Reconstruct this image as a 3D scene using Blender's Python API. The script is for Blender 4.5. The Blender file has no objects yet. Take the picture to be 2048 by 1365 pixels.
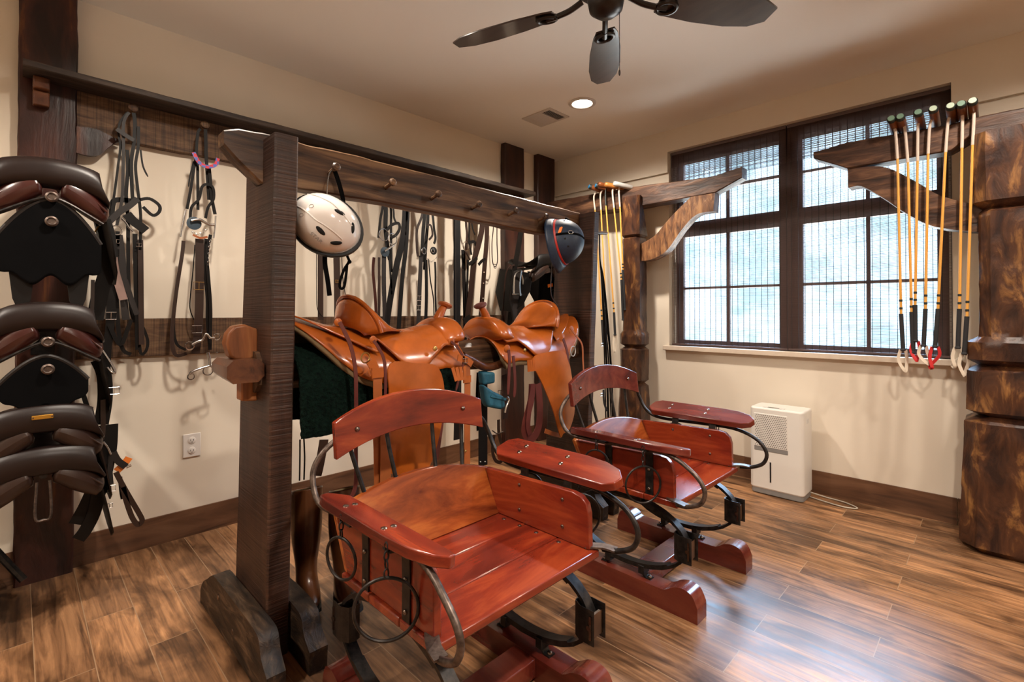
import bpy, bmesh, math, random
from mathutils import Vector as V, Matrix, noise
S = bpy.context.scene
COL = S.collection
R = math.radians
# ---------------------------------------------------------------- camera
cam = bpy.data.objects.new('camera', bpy.data.cameras.new('camera')); COL.objects.link(cam)
cam.location = (3.170, -3.831, 1.227)
cam.rotation_euler = (R(90.5), 0, R(44.65))
cam.data.sensor_width = 36.0
cam.data.lens = 981.0/2048*36
cam.data.shift_y = -0.0318
cam.data.clip_start = 0.02
S.camera = cam
# ---------------------------------------------------------------- view
S.view_settings.view_transform = 'Standard'
S.view_settings.look = 'None'
S.view_settings.gamma = 1
S.view_settings.exposure = 0.62
S.view_settings.use_curve_mapping = False
S.cycles.use_denoising = True
S.cycles.max_bounces = 8
S.cycles.transparent_max_bounces = 12
S.cycles.caustics_reflective = False
S.cycles.caustics_refractive = False
# ---------------------------------------------------------------- world: bright overcast daylight with pale foliage
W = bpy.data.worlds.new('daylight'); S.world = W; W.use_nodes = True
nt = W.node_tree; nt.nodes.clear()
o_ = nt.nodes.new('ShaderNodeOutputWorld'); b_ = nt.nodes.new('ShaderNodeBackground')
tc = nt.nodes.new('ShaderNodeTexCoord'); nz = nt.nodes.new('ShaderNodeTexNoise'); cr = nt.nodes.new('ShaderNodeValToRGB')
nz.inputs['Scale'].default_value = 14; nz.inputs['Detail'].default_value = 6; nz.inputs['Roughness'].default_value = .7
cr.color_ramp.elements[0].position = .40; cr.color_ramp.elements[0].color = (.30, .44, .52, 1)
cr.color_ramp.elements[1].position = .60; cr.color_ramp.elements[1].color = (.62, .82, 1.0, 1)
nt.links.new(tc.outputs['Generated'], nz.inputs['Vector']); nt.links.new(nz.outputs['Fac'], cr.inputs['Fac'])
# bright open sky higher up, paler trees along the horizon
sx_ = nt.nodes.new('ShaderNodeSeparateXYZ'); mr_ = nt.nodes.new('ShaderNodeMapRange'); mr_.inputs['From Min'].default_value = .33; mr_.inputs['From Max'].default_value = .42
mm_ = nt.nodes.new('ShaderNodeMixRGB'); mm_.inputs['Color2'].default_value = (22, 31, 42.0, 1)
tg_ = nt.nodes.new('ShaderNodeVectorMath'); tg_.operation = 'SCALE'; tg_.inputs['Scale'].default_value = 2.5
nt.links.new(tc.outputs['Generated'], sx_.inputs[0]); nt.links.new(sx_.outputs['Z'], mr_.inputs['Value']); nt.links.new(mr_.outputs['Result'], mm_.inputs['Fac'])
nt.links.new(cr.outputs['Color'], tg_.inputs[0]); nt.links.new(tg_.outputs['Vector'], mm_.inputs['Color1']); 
# unseen ground well below the horizon, its glow added to brighten the ceiling
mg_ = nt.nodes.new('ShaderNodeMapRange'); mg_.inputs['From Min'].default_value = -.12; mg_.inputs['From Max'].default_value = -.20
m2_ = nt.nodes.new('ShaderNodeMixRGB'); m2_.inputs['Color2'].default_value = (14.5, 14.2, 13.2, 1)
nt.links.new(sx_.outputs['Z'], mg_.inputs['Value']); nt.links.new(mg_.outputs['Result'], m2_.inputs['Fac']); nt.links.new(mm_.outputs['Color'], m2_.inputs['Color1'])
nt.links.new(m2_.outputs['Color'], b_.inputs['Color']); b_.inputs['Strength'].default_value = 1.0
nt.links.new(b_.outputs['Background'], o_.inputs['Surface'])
# ---------------------------------------------------------------- lamps in the ceiling
H = 2.75
CANS = [(1.04, -0.95), (1.25, -3.2), (3.35, -1.0), (3.5, -3.2), (5.2, -2.0), (1.25, -4.95)]  # last can is added out of view to brighten left floor and saddles
def can_light(x, y, power):
    l = bpy.data.lights.new('can_lamp', 'SPOT'); l.energy = power; l.color = (1, .885, .76)
    l.spot_size = R(160); l.spot_blend = .75; l.shadow_soft_size = .055
    o = bpy.data.objects.new('can_lamp', l); COL.objects.link(o); o.location = (x, y, H-.035)
    return o
for (x, y), p in zip(CANS, (112, 80, 72, 160, 130, 95)): can_light(x, y, p)
# daylight portal in the window opening
pl = bpy.data.lights.new('window_daylight', 'AREA'); pl.shape = 'RECTANGLE'; pl.size = 1.76; pl.size_y = 1.6
pl.cycles.is_portal = True
po = bpy.data.objects.new('window_daylight', pl); COL.objects.link(po); po.location = (2.105, .24, 1.75); po.rotation_euler = (R(-90), 0, 0)

# ================================================================ materials
MT = {}
def newmat(name, color=(.5,.5,.5), rough=.6, metal=0., spec=.5, coat=0., sheen=0.):
    m = bpy.data.materials.new(name); m.use_nodes = True; MT[name] = m
    b = m.node_tree.nodes['Principled BSDF']
    b.inputs['Base Color'].default_value = (*color, 1); b.inputs['Roughness'].default_value = rough
    b.inputs['Metallic'].default_value = metal; b.inputs['Specular IOR Level'].default_value = spec
    b.inputs['Coat Weight'].default_value = coat; b.inputs['Coat Roughness'].default_value = .12
    b.inputs['Sheen Weight'].default_value = sheen
    return m, m.node_tree, b
def noise_color(nt, b, cols, scale=(5,5,5), detail=6, rough=.6, bump=0., bdist=.01, lo=.3, hi=.7, coord='Object', distort=0., rgh=None):
    N = nt.nodes; L = nt.links
    tc = N.new('ShaderNodeTexCoord'); mp = N.new('ShaderNodeMapping'); mp.inputs['Scale'].default_value = scale
    nz = N.new('ShaderNodeTexNoise'); nz.inputs['Scale'].default_value = 1; nz.inputs['Detail'].default_value = detail
    nz.inputs['Roughness'].default_value = rough; nz.inputs['Distortion'].default_value = distort
    cr = N.new('ShaderNodeValToRGB')
    e = cr.color_ramp.elements
    for i, c in enumerate(cols):
        p = lo+(hi-lo)*i/max(1, len(cols)-1)
        if i < 2: k = e[i]; k.position = p
        else: k = e.new(p)
        k.color = (*c, 1)
    L.new(tc.outputs[coord], mp.inputs['Vector']); L.new(mp.outputs['Vector'], nz.inputs['Vector'])
    L.new(nz.outputs['Fac'], cr.inputs['Fac']); L.new(cr.outputs['Color'], b.inputs['Base Color'])
    if bump:
        bp = N.new('ShaderNodeBump'); bp.inputs['Strength'].default_value = bump; bp.inputs['Distance'].default_value = bdist
        L.new(nz.outputs['Fac'], bp.inputs['Height']); L.new(bp.outputs['Normal'], b.inputs['Normal'])
    if rgh:
        mr = N.new('ShaderNodeMapRange'); mr.inputs['To Min'].default_value = rgh[0]; mr.inputs['To Max'].default_value = rgh[1]
        L.new(nz.outputs['Fac'], mr.inputs['Value']); L.new(mr.outputs['Result'], b.inputs['Roughness'])
    return nz, mp, cr
def mat_noise(name, cols, scale, rough=.6, metal=0, spec=.5, coat=0, **k):
    m, nt, b = newmat(name, cols[0], rough, metal, spec, coat)
    noise_color(nt, b, cols, scale, **k); return m
def wood(name, cols, axis, fine=40, lng=2.5, rough=.5, spec=.4, coat=0, bump=.3, kerf=0, kaxis='z', **k):
    sc = [fine, fine, fine]; sc['xyz'.index(axis)] = lng
    m, nt, b = newmat(name, cols[0], rough, 0, spec, coat)
    nz, mp, cr = noise_color(nt, b, cols, tuple(sc), bump=bump, bdist=.004, distort=.6, detail=8, **k)
    if kerf:
        N = nt.nodes; L = nt.links
        wv = N.new('ShaderNodeTexNoise'); wv.inputs['Scale'].default_value = 1; wv.inputs['Detail'].default_value = 2
        mp2 = N.new('ShaderNodeMapping'); s2 = [3, 3, 3]; s2['xyz'.index(kaxis)] = 150; mp2.inputs['Scale'].default_value = s2
        tc = [n for n in N if n.type == 'TEX_COORD'][0]
        L.new(tc.outputs['Object'], mp2.inputs['Vector']); L.new(mp2.outputs['Vector'], wv.inputs['Vector'])
        bp = N.new('ShaderNodeBump'); bp.inputs['Strength'].default_value = kerf; bp.inputs['Distance'].default_value = .006
        L.new(wv.outputs['Fac'], bp.inputs['Height'])
        old = [n for n in N if n.type == 'BUMP' and n != bp][0]
        L.new(old.outputs['Normal'], bp.inputs['Normal']); L.new(bp.outputs['Normal'], b.inputs['Normal'])
        mx = N.new('ShaderNodeMixRGB'); mx.blend_type = 'MULTIPLY'; mx.inputs['Fac'].default_value = .75
        c2 = N.new('ShaderNodeValToRGB'); c2.color_ramp.elements[0].position = .35; c2.color_ramp.elements[0].color = (.35,.35,.35,1)
        c2.color_ramp.elements[1].position = .55
        L.new(wv.outputs['Fac'], c2.inputs['Fac']); L.new(cr.outputs['Color'], mx.inputs['Color1']); L.new(c2.outputs['Color'], mx.inputs['Color2'])
        L.new(mx.outputs['Color'], b.inputs['Base Color'])
    return m
mat_noise('wall_paint', [(.70,.62,.51), (.74,.66,.55)], (1.3,1.3,1.3), .75, spec=.25, detail=3)
mat_noise('ceiling_paint', [(.80,.76,.70), (.82,.78,.72)], (1,1,1), .9, spec=.1, detail=3)
def plank_floor():
    m, nt, b = newmat('floor_planks', (.2,.1,.05), .33, spec=.45)
    N, L = nt.nodes, nt.links
    tc = N.new('ShaderNodeTexCoord'); br = N.new('ShaderNodeTexBrick')
    mp0 = N.new('ShaderNodeMapping'); mp0.inputs['Location'].default_value = (0, .027, 0)
    br.offset = .37; br.offset_frequency = 2
    br.inputs['Scale'].default_value = 1; br.inputs['Brick Width'].default_value = .95; br.inputs['Row Height'].default_value = .15
    br.inputs['Mortar Size'].default_value = .0016; br.inputs['Mortar Smooth'].default_value = .2; br.inputs['Bias'].default_value = 0
    br.inputs['Color1'].default_value = (0,0,0,1); br.inputs['Color2'].default_value = (1,1,1,1); br.inputs['Mortar'].default_value = (.5,.5,.5,1)
    L.new(tc.outputs['Object'], mp0.inputs['Vector']); L.new(mp0.outputs['Vector'], br.inputs['Vector'])
    # shift the grain per plank
    sc = N.new('ShaderNodeVectorMath'); sc.operation = 'SCALE'; sc.inputs['Scale'].default_value = 7.3
    L.new(br.outputs['Color'], sc.inputs[0])
    ad = N.new('ShaderNodeVectorMath'); ad.operation = 'ADD'; L.new(tc.outputs['Object'], ad.inputs[0]); L.new(sc.outputs['Vector'], ad.inputs[1])
    def nz(scale, det, dist=0., rg=.6):
        mp = N.new('ShaderNodeMapping'); mp.inputs['Scale'].default_value = scale
        n = N.new('ShaderNodeTexNoise'); n.inputs['Scale'].default_value = 1; n.inputs['Detail'].default_value = det; n.inputs['Distortion'].default_value = dist; n.inputs['Roughness'].default_value = rg
        L.new(ad.outputs['Vector'], mp.inputs['Vector']); L.new(mp.outputs['Vector'], n.inputs['Vector']); return n
    g = nz((2.2, 34, 20), 8, 1.2); s = nz((2.6, 6.5, 5), 4, .6); 
    r1 = N.new('ShaderNodeValToRGB'); e = r1.color_ramp.elements
    e[0].position = .30; e[0].color = (.10,.050,.025,1); e[1].position = .72; e[1].color = (.46,.25,.12,1)
    k = e.new(.50); k.color = (.27,.14,.068,1)
    L.new(g.outputs['Fac'], r1.inputs['Fac'])
    r2 = N.new('ShaderNodeValToRGB'); e = r2.color_ramp.elements
    e[0].position = .38; e[0].color = (.24,.22,.21,1); e[1].position = .56; e[1].color = (1,1,1,1)
    L.new(s.outputs['Fac'], r2.inputs['Fac'])
    m1 = N.new('ShaderNodeMixRGB'); m1.blend_type = 'MULTIPLY'; m1.inputs['Fac'].default_value = .85
    L.new(r1.outputs['Color'], m1.inputs['Color1']); L.new(r2.outputs['Color'], m1.inputs['Color2'])
    r3 = N.new('ShaderNodeValToRGB'); r3.color_ramp.elements[0].color = (.72,.68,.66,1); r3.color_ramp.elements[1].color = (1.25,1.18,1.1,1)
    L.new(br.outputs['Color'], r3.inputs['Fac'])
    m2 = N.new('ShaderNodeMixRGB'); m2.blend_type = 'MULTIPLY'; m2.inputs['Fac'].default_value = 1
    L.new(m1.outputs['Color'], m2.inputs['Color1']); L.new(r3.outputs['Color'], m2.inputs['Color2'])
    m3 = N.new('ShaderNodeMixRGB'); L.new(br.outputs['Fac'], m3.inputs['Fac']); L.new(m2.outputs['Color'], m3.inputs['Color1']); m3.inputs['Color2'].default_value = (.30,.19,.11,1)
    L.new(m3.outputs['Color'], b.inputs['Base Color'])
    bp = N.new('ShaderNodeBump'); bp.inputs['Strength'].default_value = .12; bp.inputs['Distance'].default_value = .003
    L.new(g.outputs['Fac'], bp.inputs['Height']); L.new(bp.outputs['Normal'], b.inputs['Normal'])
    mr = N.new('ShaderNodeMapRange'); mr.inputs['To Min'].default_value = .22; mr.inputs['To Max'].default_value = .5
    L.new(g.outputs['Fac'], mr.inputs['Value']); L.new(mr.outputs['Result'], b.inputs['Roughness'])
plank_floor()
wood('base_x', [(.045,.022,.013), (.12,.055,.028), (.17,.085,.045)], 'x', fine=14, lng=2, rough=.4)
wood('base_y', [(.045,.022,.013), (.12,.055,.028), (.17,.085,.045)], 'y', fine=14, lng=2, rough=.4)
DK = [(.010,.004,.0035), (.032,.010,.007), (.055,.018,.010)]
wood('dark_post', DK, 'z', fine=14, lng=2, rough=.38, spec=.5)
wood('old_post', [(.012,.004,.0035), (.050,.014,.009), (.19,.066,.013)], 'z', fine=10, lng=2.0, rough=.36, bump=1., lo=.36, hi=.76)
wood('dark_shelf', [(.012,.008,.006), (.035,.022,.016), (.075,.05,.035)], 'y', fine=40, lng=4, rough=.6)
wood('barn_board', [(.04,.017,.008), (.11,.055,.026), (.19,.11,.055)], 'y', fine=34, lng=5, rough=.65, bump=.5, kerf=.3, kaxis='y')
wood('rack_upright', [(.014,.006,.0045), (.046,.020,.013), (.085,.040,.024)], 'z', fine=9, lng=1.5, rough=.42, kerf=.5, kaxis='z', spec=.5)
wood('rack_beam', [(.022,.011,.007), (.085,.042,.021), (.22,.125,.062)], 'y', fine=24, lng=1.6, rough=.42, bump=1.2, lo=.36, hi=.68)
wood('rack_foot', [(.010,.006,.004), (.036,.020,.011), (.12,.072,.040)], 'x', fine=26, lng=6, rough=.55, bump=1.6, lo=.38, hi=.68)
wood('tenon_wood', [(.12,.035,.010), (.25,.085,.028), (.36,.14,.05)], 'z', fine=16, lng=3, rough=.4)
wood('wedge_wood', [(.025,.008,.004), (.085,.028,.012), (.14,.05,.02)], 'x', fine=16, lng=3, rough=.3)
wood('hewn_post', [(.020,.007,.0045), (.070,.026,.011), (.32,.15,.045)], 'z', fine=13, lng=5, rough=.36, bump=1.5, lo=.38, hi=.72)
wood('hewn_beam', [(.02,.009,.006), (.075,.034,.019), (.21,.105,.055)], 'x', fine=20, lng=4, rough=.5, bump=1.4, lo=.36, hi=.7)
wood('hewn_brace', [(.045,.016,.007), (.17,.072,.027), (.33,.165,.065)], 'z', fine=30, lng=7, rough=.5, bump=1.6, lo=.34, hi=.68)
RD = [(.050,.0045,.003), (.17,.019,.007), (.33,.058,.016)]
wood('red_wood_x', RD, 'x', fine=11, lng=2, rough=.24, coat=.35, bump=.05, lo=.28, hi=.75)
wood('red_wood_y', RD, 'y', fine=11, lng=2, rough=.24, coat=.35, bump=.05, lo=.28, hi=.75)
wood('amber_wood_y', [(.085,.013,.004), (.25,.052,.011), (.46,.135,.026)], 'y', fine=10, lng=2.4, rough=.25, coat=.35, bump=.05)
wood('maroon_wood', [(.055,.008,.006), (.115,.018,.011), (.16,.034,.018)], 'x', fine=11, lng=2, rough=.22, coat=.4, bump=.05)
wood('fan_wood', [(.016,.009,.007), (.04,.024,.018)], 'x', fine=30, lng=3, rough=.28, bump=.03, coat=.5)
def leather(name, c, rough=.4, bump=.12, coat=.0, sc=90, spec=.5):
    c2 = tuple(min(1, v*1.5) for v in c)
    return mat_noise(name, [c, c2], (sc/9,)*3, rough, spec=spec, coat=coat, bump=bump, bdist=.002, detail=9)
leather('tan_leather', (.30,.069,.008), .25, .04, .3)
leather('tan_dark', (.27,.075,.02), .4, .06)
leather('wine_leather', (.085,.018,.014), .4)
leather('brown_leather', (.020,.009,.006), .38, .05, .1)
leather('saddle_brown', (.0085,.0036,.0028), .40, .06, .0, spec=.4)
leather('red_brown', (.034,.008,.006), .28, .05, .3)
leather('black_leather', (.0042,.0032,.0028), .5, .08, spec=.22)
leather('grey_leather', (.014,.011,.010), .5, .08, spec=.35)
leather('pink_leather', (.19,.12,.10), .5, .08)
leather('black_cloth', (.0020,.0019,.0021), .95, .3, spec=.08)
leather('fleece_tan', (.13,.085,.04), .95, .6)
mat_noise('green_fleece', [(.0008,.0035,.0026), (.004,.015,.010)], (70,70,70), .95, spec=.1, bump=1., bdist=.02, detail=4)
mat_noise('teal_cloth', [(.012,.085,.14), (.02,.13,.20)], (30,30,30), .6, bump=.1)
mat_noise('blue_rubber', [(.02,.04,.06), (.035,.06,.085)], (20,20,20), .5)
mat_noise('iron', [(.010,.010,.011), (.045,.038,.034)], (40,40,40), .38, metal=.7, detail=5, bump=.25, bdist=.002, rgh=(.28,.5))
mat_noise('worn_iron', [(.05,.035,.028), (.16,.12,.10)], (60,60,60), .42, metal=.75, bump=.3, bdist=.002)
newmat('steel', (.62,.61,.60), .22, 1.); newmat('brass', (.55,.36,.12), .28, 1.); newmat('bolt', (.20,.155,.13), .25, 1.)
newmat('silver_strap', (.45,.44,.43), .45, .2)
mat_noise('white_plastic', [(.70,.67,.62), (.73,.70,.65)], (4,4,4), .35, spec=.4)
newmat('grey_plastic', (.22,.21,.20), .4); newmat('dark_plastic', (.012,.012,.013), .35); newmat('grille_hole', (.07,.055,.045), .8)
newmat('helmet_white', (.74,.70,.67), .16, coat=.6); newmat('helmet_black', (.006,.006,.007), .45, 0, .3)
newmat('vent_black', (.004,.004,.004), .9)
mat_noise('helmet_navy', [(.004,.014,.036), (.008,.023,.055)], (60,60,60), .48, bump=.1, bdist=.001)
newmat('red_band', (.42,.018,.012), .5); newmat('orange_print', (.85,.22,.03), .5); newmat('grey_print', (.30,.28,.27), .5)
newmat('gold_plate', (.42,.21,.025), .4, .6)
newmat('bamboo', (.72,.36,.07), .35, coat=.2); newmat('bamboo_light', (.74,.50,.30), .4)
newmat('cane_wrap', (.60,.50,.42), .6); newmat('grip_black', (.012,.012,.014), .75); newmat('sling_white', (.60,.52,.42), .7); newmat('sling_red', (.50,.012,.014), .6)
newmat('cap_green', (.13,.22,.16), .5); newmat('cap_pale', (.38,.46,.36), .5); newmat('cap_blue', (.02,.22,.50), .5); newmat('head_wood', (.22,.065,.018), .35); newmat('head_orange', (.45,.17,.035), .35); newmat('head_white', (.48,.47,.45), .4); newmat('tape_dark', (.012,.018,.016), .5)
mat_noise('mallet_grain', [(.10,.035,.012), (.30,.10,.03)], (30,8,30), .35)
newmat('window_frame', (.10,.062,.055), .45); newmat('frame_white', (.62,.60,.57), .5)
mat_noise('blind_reed', [(.045,.020,.013), (.10,.045,.030)], (3,60,90), .6); 
def add_transl(n, f, c):
    m = MT[n]; t = m.node_tree; b = t.nodes['Principled BSDF']; tr = t.nodes.new('ShaderNodeBsdfTranslucent'); tr.inputs['Color'].default_value = (*c, 1)
    mx = t.nodes.new('ShaderNodeMixShader'); mx.inputs[0].default_value = f; o = [k for k in t.nodes if k.type == 'OUTPUT_MATERIAL'][0]
    t.links.new(b.outputs[0], mx.inputs[1]); t.links.new(tr.outputs[0], mx.inputs[2]); t.links.new(mx.outputs[0], o.inputs['Surface'])
add_transl('blind_reed', .5, (.30,.22,.20))
newmat('blind_thread', (.018,.014,.013), .8)
mat_noise('sill_stone', [(.60,.50,.40), (.66,.56,.45)], (30,30,30), .4)
newmat('bronze', (.035,.030,.028), .35, .8)
newmat('outlet_white', (.74,.70,.66), .35); newmat('vent_paint', (.55,.50,.45), .6)
newmat('hose_grey', (.45,.40,.32), .5)
newmat('lcd', (.012,.02,.012), .2)
mat_noise('boot_leather', [(.035,.011,.004), (.15,.05,.016)], (5,5,5), .3, coat=.3, bump=.2, bdist=.01)
newmat('boot_lining', (.30,.22,.11), .8); newmat('boot_sole', (.006,.006,.006), .5)
def emit(name, c, s):
    m = bpy.data.materials.new(name); m.use_nodes = True; MT[name] = m
    n = m.node_tree; n.nodes.clear(); e = n.nodes.new('ShaderNodeEmission'); o = n.nodes.new('ShaderNodeOutputMaterial')
    e.inputs['Color'].default_value = (*c, 1); e.inputs['Strength'].default_value = s; n.links.new(e.outputs[0], o.inputs[0])
emit('lamp_glow', (1, .9, .76), 14)
def glass():
    m = bpy.data.materials.new('window_glass'); m.use_nodes = True; MT['window_glass'] = m
    n = m.node_tree; n.nodes.clear(); t = n.nodes.new('ShaderNodeBsdfTransparent'); g = n.nodes.new('ShaderNodeBsdfGlossy'); g.inputs['Roughness'].default_value = .02
    f = n.nodes.new('ShaderNodeFresnel'); f.inputs['IOR'].default_value = 1.45; mx = n.nodes.new('ShaderNodeMixShader'); o = n.nodes.new('ShaderNodeOutputMaterial')
    t.inputs['Color'].default_value = (.93,.97,1,1)
    n.links.new(f.outputs[0], mx.inputs[0]); n.links.new(t.outputs[0], mx.inputs[1]); n.links.new(g.outputs[0], mx.inputs[2]); n.links.new(mx.outputs[0], o.inputs[0])
glass()

# ================================================================ mesh helpers
def cat(pts, k=5, closed=False):
    """Catmull-Rom smoothing of a point list"""
    P = [V(p) for p in pts]; n = len(P)
    if n < 3: return P
    out = []
    rng = n if closed else n-1
    for i in range(rng):
        if closed: a, b, c, d = P[i-1], P[i], P[(i+1) % n], P[(i+2) % n]
        else: a, b, c, d = P[max(i-1, 0)], P[i], P[i+1], P[min(i+2, n-1)]
        for j in range(k):
            t = j/k
            out.append(.5*((2*b)+(c-a)*t+(2*a-5*b+4*c-d)*t*t+(3*b-a-3*c+d)*t**3))
    if not closed: out.append(P[-1])
    return out
class MB:
    def __init__(s): s.v = []; s.f = []
    def add(s, vs, fs):
        o = len(s.v); s.v += [V(p) for p in vs]; s.f += [tuple(i+o for i in f) for f in fs]; return s
    def box(s, a, b):
        (x0,y0,z0),(x1,y1,z1) = a, b
        return s.add([(x0,y0,z0),(x1,y0,z0),(x1,y1,z0),(x0,y1,z0),(x0,y0,z1),(x1,y0,z1),(x1,y1,z1),(x0,y1,z1)],
            [(0,3,2,1),(4,5,6,7),(0,1,5,4),(1,2,6,5),(2,3,7,6),(3,0,4,7)])
    def obox(s, c, size, M):
        o = len(s.v); s.box(tuple(-k/2 for k in size), tuple(k/2 for k in size))
        for i in range(o, len(s.v)): s.v[i] = M @ s.v[i] + V(c)
        return s
    def rings(s, rs, caps=True, closed=False):
        n = len(rs[0]); o = len(s.v)
        for r in rs: s.v += [V(p) for p in r]
        m = len(rs)
        for i in range(m if closed else m-1):
            a = o+i*n; b = o+((i+1) % m)*n
            for j in range(n): s.f.append((a+j, a+(j+1) % n, b+(j+1) % n, b+j))
        if caps and not closed:
            s.f.append(tuple(o+j for j in reversed(range(n)))); s.f.append(tuple(o+(m-1)*n+j for j in range(n)))
        return s
    def tube(s, pts, r, n=8, closed=False, k=5):
        P = cat(pts, k, closed) if k > 1 else [V(p) for p in pts]
        rr = r if isinstance(r, (list, tuple)) else None
        rs = []; up = None
        for i, p in enumerate(P):
            t = (P[(i+1) % len(P)] if (closed or i < len(P)-1) else p)-(P[i-1] if (closed or i > 0) else p)
            if t.length < 1e-9: t = V((0,0,1))
            t.normalize()
            if up is None: up = V((0,0,1)) if abs(t.z) < .9 else V((1,0,0))
            a = up.cross(t); 
            if a.length < 1e-6: a = V((1,.3,0)).cross(t)
            a.normalize(); b = t.cross(a); up = b
            q = rr[0]+(rr[-1]-rr[0])*i/(len(P)-1) if rr and len(rr) == 2 else (rr[min(len(rr)-1, int(i*len(rr)/len(P)))] if rr else r)
            rs.append([p+(a*math.cos(2*math.pi*j/n)+b*math.sin(2*math.pi*j/n))*q for j in range(n)])
        return s.rings(rs, caps=not closed, closed=closed)
    def ribbon(s, pts, w, N=(1,0,0), th=.003, k=5, taper=False, closed=False):
        P = cat(pts, k, closed) if k > 1 else [V(p) for p in pts]
        N = V(N).normalized(); rs = []; ps = None
        for i, p in enumerate(P):
            t = (P[(i+1) % len(P)] if (closed or i < len(P)-1) else p)-(P[i-1] if (closed or i > 0) else p)
            side = t.cross(N)
            if side.length < 1e-6: side = ps or V((0,1,0))
            side.normalize()
            if ps is not None and side.dot(ps) < 0: side = -side
            ps = side; nn = side.cross(t).normalized() if t.length > 1e-9 else N
            f = 1
            if taper and i >= len(P)-3: f = (1, .8, .35)[i-len(P)+3]
            a = side*w*.5*f; b = nn*th*.5
            rs.append([p-a-b, p+a-b, p+a+b, p-a+b])
        return s.rings(rs, caps=not closed, closed=closed)
    def lathe(s, prof, c=(0,0,0), M=None, n=20):
        M = M or Matrix.Identity(3); rs = []
        for r, z in prof: rs.append([V(c)+M @ V((r*math.cos(2*math.pi*j/n), r*math.sin(2*math.pi*j/n), z)) for j in range(n)])
        return s.rings(rs)
    def ell(s, c, r, M=None, n=16, m=9):
        M = M or Matrix.Identity(3); rs = []
        for i in range(m):
            a = math.pi*(i+.02*(i == 0)-.02*(i == m-1))/(m-1)
            rs.append([V(c)+M @ V((r[0]*math.sin(a)*math.cos(2*math.pi*j/n), r[1]*math.sin(a)*math.sin(2*math.pi*j/n), -r[2]*math.cos(a))) for j in range(n)])
        return s.rings(rs)
    def torus(s, c, Rr, r, axis=(1,0,0), n=24, m=8, sq=(1,1)):
        ax = V(axis).normalized(); u = ax.orthogonal().normalized() if abs(ax.z) > .9 else V((0,0,1)).cross(ax).normalized(); w = ax.cross(u)
        pts = [V(c)+u*math.cos(2*math.pi*i/n)*Rr*sq[0]+w*math.sin(2*math.pi*i/n)*Rr*sq[1] for i in range(n)]
        return s.tube(pts, r, m, closed=True, k=1)
    def prism(s, poly, fn, t0, t1):
        n = len(poly)
        s.rings([[fn(a, b, t0) for a, b in poly], [fn(a, b, t1) for a, b in poly]]); return s
    def dome(s, c, r, h, N, n=10):
        N = V(N).normalized(); M = N.to_track_quat('Z', 'Y').to_matrix()
        return s.lathe([(r, 0), (r*.95, h*.45), (r*.65, h*.85), (r*.05, h)], c, M, n)
    def grid(s, fn, nu, nv, th=0., thn=None):
        """fn(u,v)->point ; optional solid thickness along computed normal"""
        P = [[V(fn(i/(nu-1), j/(nv-1))) for j in range(nv)] for i in range(nu)]
        o = len(s.v)
        for r in P: s.v += r
        idx = lambda i, j: o+i*nv+j
        for i in range(nu-1):
            for j in range(nv-1): s.f.append((idx(i,j), idx(i+1,j), idx(i+1,j+1), idx(i,j+1)))
        return s
CR = {}
def new_empty(name, loc, label, category, group=None):
    o = bpy.data.objects.new(name, None); COL.objects.link(o); o.location = loc; o.empty_display_size = .1
    tag(o, label, category, group); return o
def tag(o, label=None, category=None, group=None, kind=None):
    if label: o['label'] = label
    if category: o['category'] = category
    if group: o['group'] = group
    if kind: o['kind'] = kind
    return o
def wloc(o):
    v = V((0,0,0))
    while o: v = v+o.location; o = o.parent
    return v
def build(mb, name, mat, parent=None, bevel=0, sub=0, solid=0, smooth=True, angle=40, segs=2, label=None, category=None, group=None, kind=None):
    if parent is None:
        xs = [v.x for v in mb.v]; ys = [v.y for v in mb.v]; zs = [v.z for v in mb.v]
        org = V(((min(xs)+max(xs))/2, (min(ys)+max(ys))/2, min(zs)))
        if kind == 'structure': org = V((0,0,0))
    else: org = wloc(parent)
    me = bpy.data.meshes.new(name); me.from_pydata([tuple(v-org) for v in mb.v], [], mb.f); me.validate()
    bm = bmesh.new(); bm.from_mesh(me); bmesh.ops.recalc_face_normals(bm, faces=bm.faces); bm.to_mesh(me); bm.free()
    if smooth:
        me.shade_smooth()
        if angle < 180: me.set_sharp_from_angle(angle=R(angle))
    me.materials.append(MT[mat])
    o = bpy.data.objects.new(name, me); COL.objects.link(o)
    if parent: o.parent = parent
    else: o.location = org
    if solid:
        m = o.modifiers.new('s', 'SOLIDIFY'); m.thickness = solid; m.offset = 0
    if bevel:
        m = o.modifiers.new('b', 'BEVEL'); m.width = bevel; m.segments = segs; m.limit_method = 'ANGLE'; m.angle_limit = R(35)
        m.harden_normals = False
    if sub:
        m = o.modifiers.new('u', 'SUBSURF'); m.levels = sub; m.render_levels = sub
    tag(o, label, category, group, kind)
    return o
def struct(mb, name, mat, **k): return build(mb, name, mat, kind='structure', **k)
def lerp(a, b, t): return a+(b-a)*t
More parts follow.
